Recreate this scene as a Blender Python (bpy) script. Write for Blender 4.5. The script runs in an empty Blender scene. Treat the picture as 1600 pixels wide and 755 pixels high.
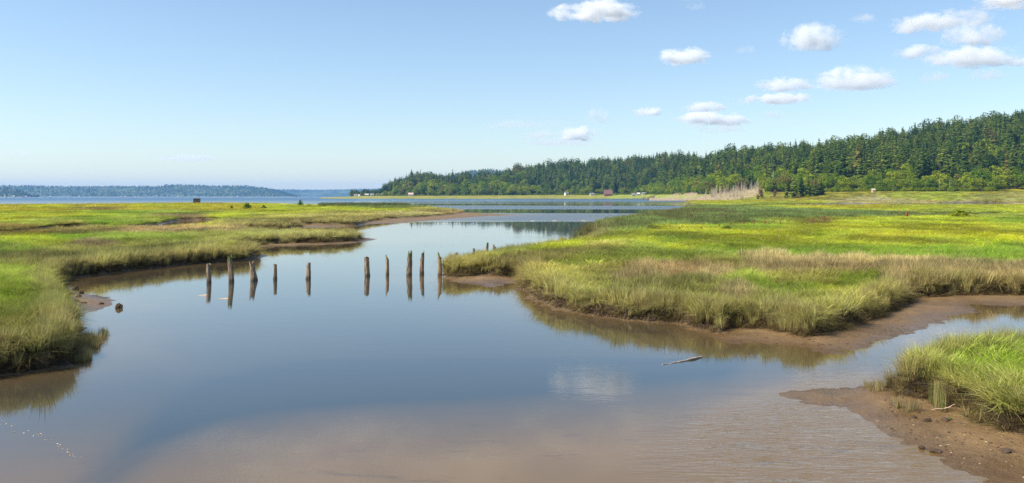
import bpy, math, random
import numpy as np
from mathutils import Vector, Matrix

R = math.radians
rng = np.random.default_rng(7)
random.seed(7)
scene = bpy.context.scene
COL = scene.collection

# ------------------------------------------------------------------ camera
F_PX, HOR, CAM_H = 1386.0, 307.5, 5.0          # focal length in photo pixels, horizon row, eye height
cam_d = bpy.data.cameras.new('camera')
cam = bpy.data.objects.new('camera', cam_d); COL.objects.link(cam)
cam.location = (0, 0, CAM_H); cam.rotation_euler = (R(90), 0, 0)
cam_d.sensor_width = 36; cam_d.lens = 36 * F_PX / 1600
cam_d.shift_y = -(377.5 - HOR) / 1600
cam_d.clip_start = 0.5; cam_d.clip_end = 60000
scene.camera = cam

# ------------------------------------------------------------------ light
SUN_EL, SUN_AZ = R(46), R(-103)                # azimuth measured from +Y towards +X: the sun is on the left, a little behind
world = bpy.data.worlds.new('World'); scene.world = world; world.use_nodes = True
wn = world.node_tree; wn.nodes.clear()
sky = wn.nodes.new('ShaderNodeTexSky'); sky.sky_type = 'NISHITA'; sky.sun_disc = False
sky.sun_elevation = SUN_EL; sky.sun_rotation = SUN_AZ
sky.altitude = 0; sky.air_density = 1.0; sky.dust_density = 0.35; sky.ozone_density = 2.3
bg = wn.nodes.new('ShaderNodeBackground'); bg.inputs['Strength'].default_value = 0.105
wo = wn.nodes.new('ShaderNodeOutputWorld')
wn.links.new(sky.outputs[0], bg.inputs['Color']); wn.links.new(bg.outputs[0], wo.inputs['Surface'])
sd = bpy.data.lights.new('sun', 'SUN'); sd.energy = 4.9; sd.angle = R(0.55); sd.color = (1.0, 0.93, 0.82)
sun = bpy.data.objects.new('sun', sd); COL.objects.link(sun)
to_sun = Vector((math.sin(SUN_AZ) * math.cos(SUN_EL), math.cos(SUN_AZ) * math.cos(SUN_EL), math.sin(SUN_EL)))
sun.rotation_euler = to_sun.to_track_quat('Z', 'Y').to_euler()
scene.view_settings.view_transform = 'Standard'; scene.view_settings.look = 'None'
scene.view_settings.gamma = 1; scene.view_settings.exposure = 0.68
cy = scene.cycles
cy.use_denoising = True; cy.denoiser = 'OPENIMAGEDENOISE'; cy.denoising_input_passes = 'RGB_ALBEDO_NORMAL'; cy.denoising_prefilter = 'NONE'
cy.max_bounces = 14; cy.diffuse_bounces = 6; cy.glossy_bounces = 3; cy.transmission_bounces = 3
cy.transparent_max_bounces = 24; cy.volume_bounces = 12; cy.sample_clamp_indirect = 6

# ------------------------------------------------------------------ helpers
def W(px, py, z=0.0):
    """photo pixel of a point at height z -> ground position"""
    Y = (CAM_H - z) * F_PX / (py - HOR)
    return ((px - 800) / F_PX * Y, Y)

def WP(pts, z=0.0):
    return np.array([W(a, b, z) for a, b in pts])

def hash2(ix, iy, seed):
    h = (ix.astype(np.int64) * 374761393 + iy.astype(np.int64) * 668265263 + seed * 1442695041) & 0xFFFFFFFF
    h = ((h ^ (h >> 13)) * 1274126177) & 0xFFFFFFFF
    h = h ^ (h >> 16)
    return (h & 0xFFFFFF) / float(0xFFFFFF)

def vnoise(x, y, seed=0):
    ix = np.floor(x); iy = np.floor(y); fx = x - ix; fy = y - iy
    fx = fx * fx * (3 - 2 * fx); fy = fy * fy * (3 - 2 * fy)
    a = hash2(ix, iy, seed); b = hash2(ix + 1, iy, seed); c = hash2(ix, iy + 1, seed); d = hash2(ix + 1, iy + 1, seed)
    return (a * (1 - fx) + b * fx) * (1 - fy) + (c * (1 - fx) + d * fx) * fy

def fbm(x, y, seed=0, octs=4):
    s = 0; a = 0.5; t = 0
    for k in range(octs):
        s = s + a * vnoise(x, y, seed + k * 17); t += a
        x = x * 2.03 + 5.1; y = y * 2.03 + 3.7; a *= 0.55
    return s / t

def smooth(a, b, v):
    t = np.clip((v - a) / (b - a), 0, 1)
    return t * t * (3 - 2 * t)

def seg_dist(P, A, B):
    d = B - A; L = float(d @ d) + 1e-12
    t = np.clip(((P - A) @ d) / L, 0, 1)
    q = P - (A + t[:, None] * d)
    return np.sqrt((q * q).sum(1))

def poly_sd(P, poly):
    """positive inside"""
    n = len(poly); best = np.full(len(P), 1e9); ins = np.zeros(len(P), bool)
    for i in range(n):
        A = poly[i]; B = poly[(i + 1) % n]
        best = np.minimum(best, seg_dist(P, A, B))
        if A[1] != B[1]:
            c = (A[1] > P[:, 1]) != (B[1] > P[:, 1])
            xi = (B[0] - A[0]) * (P[:, 1] - A[1]) / (B[1] - A[1]) + A[0]
            ins ^= c & (P[:, 0] < xi)
    return np.where(ins, best, -best)

def line_dist(P, pts):
    best = np.full(len(P), 1e9)
    for i in range(len(pts) - 1):
        best = np.minimum(best, seg_dist(P, pts[i], pts[i + 1]))
    return best

def mesh_np(name, verts, faces_flat, counts, mats=(), smooth_shade=False, mat_idx=None):
    me = bpy.data.meshes.new(name)
    verts = np.asarray(verts, np.float32); faces_flat = np.asarray(faces_flat, np.int32); counts = np.asarray(counts, np.int32)
    me.vertices.add(len(verts)); me.vertices.foreach_set('co', verts.ravel())
    me.loops.add(len(faces_flat)); me.loops.foreach_set('vertex_index', faces_flat)
    me.polygons.add(len(counts))
    st = np.zeros(len(counts), np.int32); st[1:] = np.cumsum(counts)[:-1]
    me.polygons.foreach_set('loop_start', st); me.polygons.foreach_set('loop_total', counts)
    if mat_idx is not None: me.polygons.foreach_set('material_index', np.asarray(mat_idx, np.int32))
    me.polygons.foreach_set('use_smooth', np.full(len(counts), smooth_shade))
    for m in mats: me.materials.append(m)
    me.update(calc_edges=True); me.validate()
    return me

def add_attr(me, name, typ, data, domain='POINT'):
    a = me.attributes.new(name, typ, domain)
    data = np.asarray(data, np.float32)
    a.data.foreach_set({'FLOAT': 'value', 'FLOAT_VECTOR': 'vector', 'FLOAT_COLOR': 'color'}[typ], data.ravel())

def tag(o, label=None, cat=None, group=None, kind=None):
    if label: o['label'] = label
    if cat: o['category'] = cat
    if group: o['group'] = group
    if kind: o['kind'] = kind
    return o

def link(name, me, parent=None, loc=(0, 0, 0), rotz=0.0, scale=None):
    o = bpy.data.objects.new(name, me); COL.objects.link(o)
    o.location = loc; o.rotation_euler = (0, 0, rotz)
    if scale is not None: o.scale = scale
    if parent: o.parent = parent
    return o

class MB:
    """collects polygons for one mesh"""
    def __init__(s): s.v = []; s.f = []; s.m = []
    def box(s, c, h, m=0, rz=0.0, taper=1.0):
        b = len(s.v); cr, sr = math.cos(rz), math.sin(rz)
        for sx, sy, sz in ((-1,-1,-1),(1,-1,-1),(1,1,-1),(-1,1,-1),(-1,-1,1),(1,-1,1),(1,1,1),(-1,1,1)):
            k = taper if sz > 0 else 1
            x, y = sx*h[0]*k, sy*h[1]*k
            s.v.append((c[0]+x*cr-y*sr, c[1]+x*sr+y*cr, c[2]+sz*h[2]))
        for q in ((0,3,2,1),(4,5,6,7),(0,1,5,4),(1,2,6,5),(2,3,7,6),(3,0,4,7)): s.f.append([b+i for i in q]); s.m.append(m)
    def tube(s, pts, rads, n=6, m=0, cap=True):
        rings = []
        for i, p in enumerate(pts):
            p = Vector(p); a = Vector(pts[max(i-1, 0)]); c = Vector(pts[min(i+1, len(pts)-1)])
            d = (c - a).normalized(); u = d.orthogonal().normalized(); w = d.cross(u)
            if i: # keep frames aligned
                u = (pu - d * pu.dot(d)).normalized(); w = d.cross(u)
            pu = u
            b = len(s.v)
            for k in range(n):
                t = 2*math.pi*k/n; q = p + (u*math.cos(t) + w*math.sin(t)) * rads[i]; s.v.append(tuple(q))
            rings.append(b)
        for i in range(len(rings)-1):
            a, c = rings[i], rings[i+1]
            for k in range(n):
                s.f.append([a+k, a+(k+1)%n, c+(k+1)%n, c+k]); s.m.append(m)
        if cap:
            s.f.append([rings[0]+k for k in reversed(range(n))]); s.m.append(m)
            s.f.append([rings[-1]+k for k in range(n)]); s.m.append(m)
    def poly(s, pts, m=0):
        b = len(s.v); s.v.extend(pts); s.f.append(list(range(b, b+len(pts)))); s.m.append(m)
    def mesh(s, name, mats, sm=False):
        return mesh_np(name, s.v, [i for f in s.f for i in f], [len(f) for f in s.f], mats, sm, s.m)

# ------------------------------------------------------------------ materials
class NT:
    def __init__(s, name):
        s.mat = bpy.data.materials.new(name); s.mat.use_nodes = True
        s.t = s.mat.node_tree; s.t.nodes.clear()
        s.out = s.t.nodes.new('ShaderNodeOutputMaterial')
    def n(s, typ, ins=None, **props):
        nd = s.t.nodes.new(typ)
        for k, v in props.items(): setattr(nd, k, v)
        for k, v in (ins or {}).items():
            if isinstance(v, bpy.types.NodeSocket): s.t.links.new(v, nd.inputs[k])
            else: nd.inputs[k].default_value = v
        return nd
    def l(s, a, b): s.t.links.new(a, b)
    def math(s, op, a, b=0.0, c=0.0, clamp=False):
        nd = s.n('ShaderNodeMath', {0: a, 1: b, 2: c}, operation=op, use_clamp=clamp); return nd.outputs[0]
    def mix(s, f, a, b, blend='MIX'):
        nd = s.t.nodes.new('ShaderNodeMix'); nd.data_type = 'RGBA'; nd.blend_type = blend
        for k, v in ((0, f), (6, a), (7, b)):
            if isinstance(v, bpy.types.NodeSocket): s.l(v, nd.inputs[k])
            else: nd.inputs[k].default_value = v if k == 0 else tuple(v) + (1,) if len(v) == 3 else v
        return nd.outputs[2]
    def noise(s, scale, detail=4, rough=0.55, vec=None, dist=0.0):
        ins = {'Scale': scale, 'Detail': detail, 'Roughness': rough, 'Distortion': dist}
        if vec is not None: ins['Vector'] = vec
        return s.n('ShaderNodeTexNoise', ins).outputs[0]
    def ramp(s, f, a, b):
        nd = s.n('ShaderNodeMapRange', {0: f, 1: a, 2: b, 3: 0.0, 4: 1.0}); nd.interpolation_type = 'SMOOTHSTEP'; return nd.outputs[0]
    def attr(s, name, inst=False):
        return s.n('ShaderNodeAttribute', attribute_name=name, attribute_type='INSTANCER' if inst else 'GEOMETRY')
    def obj(s): return s.n('ShaderNodeTexCoord').outputs['Object']
    def pos(s): return s.n('ShaderNodeNewGeometry').outputs['Position']
    def vmul(s, v, k): return s.n('ShaderNodeVectorMath', {0: v, 1: k}, operation='MULTIPLY').outputs[0]
    def bump(s, h, dist, strength=1.0):
        return s.n('ShaderNodeBump', {'Height': h, 'Distance': dist, 'Strength': strength}).outputs[0]
    def bsdf(s, color, rough=0.7, normal=None, spec=0.5, ior=None):
        p = s.n('ShaderNodeBsdfPrincipled', {'Roughness': rough, 'Specular IOR Level': spec})
        if isinstance(color, bpy.types.NodeSocket): s.l(color, p.inputs['Base Color'])
        else: p.inputs['Base Color'].default_value = tuple(color) + (1,)
        if normal is not None: s.l(normal, p.inputs['Normal'])
        if ior: p.inputs['IOR'].default_value = ior
        s.l(p.outputs[0], s.out.inputs['Surface']); return p

def leaf_surface(m, col, trans=0.35):
    d = m.n('ShaderNodeBsdfDiffuse', {'Color': col}); t = m.n('ShaderNodeBsdfTranslucent', {'Color': col})
    x = m.n('ShaderNodeMixShader', {0: trans, 1: d.outputs[0], 2: t.outputs[0]})
    m.l(x.outputs[0], m.out.inputs['Surface'])

def simple(name, c, rough=0.8, var=0.25, scale=3.0, bump=0.0):
    m = NT(name); o = m.obj(); nz = m.noise(scale, 5, 0.6, o)
    k = tuple(max(0, x * (1 - var)) for x in c); k2 = tuple(min(1, x * (1 + var)) for x in c)
    col = m.mix(m.ramp(nz, 0.3, 0.7), k, k2)
    m.bsdf(col, rough, m.bump(nz, bump) if bump else None)
    return m.mat

# grass blades: colour comes from the tuft's own tint and a per-blade value
def grass_material(name):
    m = NT(name)
    tint = m.attr('tint', True).outputs['Color']
    v = m.attr('bv').outputs['Fac']; h = m.attr('bh').outputs['Fac']
    rnd = m.n('ShaderNodeObjectInfo').outputs['Random']
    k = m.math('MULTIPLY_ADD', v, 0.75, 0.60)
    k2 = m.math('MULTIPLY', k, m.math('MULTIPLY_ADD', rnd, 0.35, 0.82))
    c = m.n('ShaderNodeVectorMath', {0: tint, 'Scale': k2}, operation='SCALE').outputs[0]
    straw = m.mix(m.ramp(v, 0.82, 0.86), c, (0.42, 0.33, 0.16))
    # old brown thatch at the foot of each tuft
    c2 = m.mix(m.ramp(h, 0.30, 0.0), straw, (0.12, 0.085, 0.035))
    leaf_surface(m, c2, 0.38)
    return m.mat
M_GRASS = grass_material('grass_blades')

def m_terrain():
    m = NT('ground'); P = m.pos()
    marsh = m.attr('marsh').outputs['Fac']; g = m.attr('gcol').outputs['Color']; wet = m.attr('wet').outputs['Fac']
    peat = m.attr('peat').outputs['Fac']
    n1 = m.noise(0.35, 5, 0.6, P); n2 = m.noise(3.0, 6, 0.65, P); n3 = m.noise(22.0, 4, 0.6, P)
    mud = m.mix(m.ramp(n1, 0.3, 0.7), (0.150, 0.090, 0.034), (0.215, 0.133, 0.054))
    mud = m.mix(m.math('MULTIPLY', m.ramp(n2, 0.52, 0.75), 0.7), mud, (0.10, 0.058, 0.028))
    mud = m.mix(m.math('MULTIPLY', m.ramp(n3, 0.62, 0.72), 0.55), mud, (0.10, 0.065, 0.035))
    # greenish algae film
    mud = m.mix(m.math('MULTIPLY', m.ramp(m.noise(0.9, 4, 0.7, P), 0.6, 0.8), 0.35), mud, (0.12, 0.10, 0.035))
    mud = m.mix(m.math('MULTIPLY', wet, 0.6), mud, (0.085, 0.047, 0.022))
    pt = m.mix(n3, (0.018, 0.011, 0.006), (0.085, 0.052, 0.026))
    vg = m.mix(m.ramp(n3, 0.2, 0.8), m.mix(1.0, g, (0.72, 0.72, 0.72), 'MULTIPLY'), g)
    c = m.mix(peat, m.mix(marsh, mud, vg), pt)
    ht = m.math('ADD', m.math('MULTIPLY', n2, 0.6), m.math('MULTIPLY', n3, 0.22))
    lump = m.math('MULTIPLY', m.noise(9.0, 6, 0.75, P), m.math('MULTIPLY_ADD', peat, 2.2, 0.12))
    nor = m.bump(m.math('ADD', ht, lump), 0.16, 0.9)
    rough = m.math('MULTIPLY_ADD', wet, -0.42, m.math('MULTIPLY_ADD', m.ramp(n1, 0.35, 0.65), 0.30, 0.45))
    m.bsdf(c, rough, nor, 0.4)
    return m.mat

def m_water():
    m = NT('water'); P = m.pos()
    murk = m.attr('murk').outputs['Fac']; rip = m.attr('ripple').outputs['Fac']; rg = m.attr('sheen').outputs['Fac']
    n1 = m.noise(0.12, 5, 0.6, m.vmul(P, (1, 0.8, 1)), 1.0)
    base = m.mix(murk, (0.026, 0.032, 0.030), (0.160, 0.098, 0.032)); base = m.mix(m.attr('deep').outputs['Fac'], base, (0.012, 0.070, 0.130))  # far water: blue of the mirrored upper sky painted into the base colour
    base = m.mix(m.math('MULTIPLY', m.math('MULTIPLY', m.ramp(n1, 0.45, 0.65), murk), 0.35), base, (0.19, 0.115, 0.055))
    n4 = m.noise(0.9, 5, 0.7, m.vmul(P, (0.5, 1.3, 1)), 0.6); base = m.mix(m.math('MULTIPLY', m.math('MULTIPLY', m.ramp(n4, 0.56, 0.70), murk), 0.55), base, (0.055, 0.042, 0.028))
    w1 = m.noise(2.6, 3, 0.5, m.vmul(P, (0.9, 3.2, 1)), 0.5)
    w2 = m.noise(0.7, 2, 0.5, m.vmul(P, (0.6, 1.6, 1)))
    h = m.math('ADD', m.math('MULTIPLY', w1, 0.25), m.math('MULTIPLY', w2, 0.55))
    b = m.n('ShaderNodeBump', {'Height': h, 'Distance': 0.06, 'Strength': rip})
    p = m.bsdf(base, 0.03, b.outputs[0], 0.5, 1.47)
    m.l(m.math('MULTIPLY_ADD', rg, 0.33, 0.02), p.inputs['Roughness'])
    return m.mat

# ------------------------------------------------------------------ the lie of the land (outlines of the banks, traced and laid out on the ground)
L_FOOT = [(-500,640),(-100,598),(0,582),(60,574),(98,566),(116,552),(120,530),(110,508),(99,480),(74,454),(98,434),(150,427),(190,423),
     (252,416),(318,410),(371,406),(402,402),(408,398),(388,392),(352,388),(385,384),(405,382),(470,380),(530,378),(556,375),(562,371),
     (550,368),(500,367),(440,367),(400,366),(350,361),(400,358),(460,357),(470,354),(468,351.5),(500,352),(556,352),(562,350.5),
     (575,347.5),(610,343.5),(650,341),(700,337),(722,334),(722,332),(700,329),(660,325),(620,323),(480,322),(420,319.5),(300,318.3),
     (150,320.5),(0,321.5),(-300,322),(-1400,326),(-1400,500),(-900,640)]
R_FOOT = [(692,430),(713,432),(734,431),(753,428),(786,430),(808,428),(813,440),(818,453),(832,457),(840,466),(877,480),(906,485),(938,490),
     (985,497),(1038,500),(1072,503),(1086,511),(1125,516),(1162,512),(1212,514),(1250,525),(1275,524),(1312,515),(1342,505),(1366,494),
     (1397,482),(1407,473),(1419,475),(1424,462),(1465,463),(1502,461),(1531,461),(1560,459),(1600,461),(1700,463),(2100,470),(2600,480),
     (2600,312),(1400,310.0),(1022,311.3),(1022,311.8),(1092,313.0),(1072,315),(1076,319.4),(1100,320.6),(1075,324),(1062,330),(1040,335),(1000,342),
     (960,349),(932,356),(935,371),(906,384),(850,392),(800,402),(760,411),(730,416),(702,421)]
B_FOOT = [(1387,604),(1400,611),(1427,619),(1453,619),(1469,629),(1493,635),(1512,639),(1534,649),(1541,661),(1564,668),(1600,677),(1700,705),
     (2000,760),(2600,790),(2600,560),(2000,545),(1700,552),(1600,558),(1500,575),(1440,588),(1405,596)]
MUDS = [
  [(690,436),(705,440),(720,442),(742,445),(761,449.5),(779,448),(792,444),(812,443),(830,440),(780,425),(700,427)],
  [(1072,505),(1077,513),(1100,526),(1137,536),(1185,537),(1225,541),(1262,547),(1290,555),(1325,551),(1362,544),(1372,534),(1420,522),
   (1436,516),(1470,504),(1487,495.5),(1528,489),(1524,482),(1517,477),(1600,478.5),(1750,482),(2100,492),(2100,462),(1424,458),(1400,470),(1250,510)],
  [(1225,616),(1244,631),(1275,636),(1315,639),(1339,646),(1367,668),(1398,692),(1448,713),(1505,732),(1550,755),(1640,800),(2000,860),(2600,900),(2600,760),
   (1600,640),(1440,600),(1387,600),(1340,605),(1290,608)],
  [(84,447),(110,448),(129,458),(163,463),(179,470),(172,482),(146,487),(124,496),(122,505),(127,515),(134,525),(149,532),(148,544),(139,556),(108,565),
   (60,578),(0,588),(0,560),(90,500)],
  [(398,405),(408,403),(419,400),(406,396),(390,398)],
  [(380,386.5),(400,386),(470,384.5),(550,380.5),(575,377),(590,374),(580,372.4),(550,371),(420,380)],
  [(440,358),(472,356),(540,354),(562,353),(575,350.5),(640,347.5),(700,343),(760,338),(815,336),(760,333.6),(720,332),(600,340),(480,349)],
]
CREEKS = [  # (line, width in metres)
  ([(-160,367),(-60,366),(30,365),(70,364),(100,358),(130,354)], 7.5),
  ([(190,358),(235,358),(262,355),(285,351),(300,347),(315,343)], 8.5),
  ([(1060,322.3),(1150,322),(1270,321.3),(1330,318.2),(1400,318.6),(1490,320.6),(1540,317),(1600,318.5),(1800,319)], 42.0),
  ([(1405,339.0),(1470,338.6),(1510,336),(1560,334.5)], 13.0),
]
Z_FOOT = 0.12
P_L, P_R, P_B = WP(L_FOOT, Z_FOOT), WP(R_FOOT, Z_FOOT), WP(B_FOOT, Z_FOOT)
P_M = [WP(p) for p in MUDS]
P_C = [(WP(p, 0.3), w) for p, w in CREEKS]

FAR_PX = np.array([-2000, 500, 540, 600, 700, 900, 1000, 1050, 1100, 1200, 1300, 1400, 1600, 2000, 4000], float)
FRONT = np.array([2300, 2300, 2250, 2180, 2120, 2040, 1900, 1560, 1280, 1060, 960, 900, 850, 800, 800], float)   # where the wood starts
DEEP = np.array([300, 300, 300, 330, 360, 450, 520, 560, 600, 640, 660, 680, 720, 720, 700], float)               # how far back the ridge is
SIL_PX = np.array([-2000, 530, 560, 590, 604, 620, 650, 700, 760, 800, 850, 900, 950, 1000, 1050, 1080, 1100, 1150, 1200, 1250, 1300, 1350, 1400, 1450, 1500, 1550, 1600, 1700, 2000, 4000], float)
SIL_PY = np.array([306, 305.5, 301, 297, 285, 276, 272, 274, 270, 265, 254, 250, 249, 244, 238, 242, 242, 234, 232, 226, 221, 216, 204, 198, 190, 182, 174, 158, 135, 120], float)
TREE_H = 39.0

def land(x, y):
    """height and masks for ground points"""
    P = np.stack([x, y], 1)
    yy = np.maximum(y, 8.0)
    px = 800 + F_PX * x / yy
    sdP = np.maximum(np.maximum(poly_sd(P, P_L), poly_sd(P, P_R)), poly_sd(P, P_B))
    sdM = np.full(len(x), -1e9)
    for p in P_M: sdM = np.maximum(sdM, poly_sd(P, p))
    k = 1 + yy * 0.004
    nz = (fbm(x * 1.6, y * 1.6, 3, 4) - 0.5) * 1.25 + (fbm(x * 0.25, y * 0.25, 9, 3) - 0.5) * 0.8
    sdPn = sdP + nz * 0.55 * k
    far_shore = np.interp(px, [560, 850, 1022], [1980, 1890, 1730]) + 25 * (fbm(px * 0.02, px * 0, 5, 3) - 0.5)
    sdF = np.where((px > 500), y - far_shore, -1e3)
    sdF = np.where(px < 560, sdF - (560 - px) * 2.2, sdF)
    sdLd = np.maximum(np.maximum(sdPn + 0.30, sdM + nz * 0.18), sdF)
    zb = np.where(sdLd > 0, 0.34 * (1 - np.exp(-np.maximum(sdLd, 0) * 0.075 / 0.34)), -0.7 * (1 - np.exp(np.minimum(sdLd, 0) * 0.13 / 0.7)))
    t = np.maximum(smooth(0, 0.40 * k, sdPn), smooth(0, 6, sdF))
    dc = np.full(len(x), 1e9)
    for ln, w in P_C:
        d = line_dist(P, ln) - w * (0.45 + 0.25 * fbm(x * 0.15, y * 0.15, 21, 2))
        t = t * smooth(0, 0.6 * k, d); dc = np.minimum(dc, d)
    zb = np.where(dc < 1.0, np.minimum(zb, 0.03 + 0.1 * np.maximum(dc, -0.6)), zb)
    top = 0.57 + 0.22 * (fbm(x * 0.22, y * 0.22, 31, 3) - 0.5)
    z = zb * (1 - t) + top * t
    # uneven mud
    z = z + (1 - t) * np.where(z > -0.1, 1, 0) * ((fbm(x * 1.7, y * 1.7, 41, 4) - 0.5) * 0.09)
    # rise to the wood and the wooded hill
    front = np.interp(px, FAR_PX, FRONT); deep = np.interp(px, FAR_PX, DEEP); sil = np.interp(px, SIL_PX, SIL_PY)
    inland = smooth(0, 1, np.clip((y - (front - 260)) / 260, 0, 1)) * (px > 500) * t
    z_ed = np.interp(px, [500, 560, 700, 900, 1000, 1100, 1200, 1300, 1600], [0.8, 6.5, 7, 8.5, 9, 7.5, 9.3, 9.5, 9.2])
    z = z + inland * z_ed * smooth(front - 260, front, y)
    D2 = front + deep
    zr = np.maximum(CAM_H + (HOR - sil) * D2 / F_PX - TREE_H * 0.93 - z_ed, 0) * smooth(540, 640, px)
    s = np.clip((y - front) / deep, 0, 1.0); s = 0.55 * s + 0.45 * s * s * (3 - 2 * s)
    bumpy = 1 + 0.0 * s
    z = z + zr * s * bumpy * (px > 500)
    beyond = np.clip((y - D2) / 900, 0, 1)
    z = z - zr * 0.35 * beyond * beyond * (px > 500)
    return z, t, sdPn, sdP, dc, px

# ------------------------------------------------------------------ colour of the vegetation over the marsh
PAL = {  # leaf colour, height, kind (0 fine arching grass, 1 upright sedge, 2 rush)
 'lime':   ((0.290, 0.335, 0.024), 0.42, 0),
 'yellow': ((0.330, 0.350, 0.018), 0.45, 0),
 'green':  ((0.175, 0.260, 0.026), 0.45, 0),
 'mid':    ((0.220, 0.280, 0.045), 0.50, 0),
 'khaki':  ((0.305, 0.305, 0.078), 0.55, 0),
 'olive':  ((0.225, 0.220, 0.070), 0.60, 1),
 'straw':  ((0.390, 0.320, 0.160), 0.62, 1),
 'tan':    ((0.330, 0.255, 0.130), 0.50, 1),
 'sedge':  ((0.320, 0.305, 0.100), 0.62, 1),
 'rush':   ((0.125, 0.200, 0.058), 0.85, 2), 'low':   ((0.270, 0.260, 0.090), 0.33, 0),
 'gold':   ((0.290, 0.275, 0.020), 0.40, 0),
 'brown':  ((0.190, 0.160, 0.045), 0.40, 0),
 'pale':   ((0.330, 0.300, 0.130), 0.45, 1),
}
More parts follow.
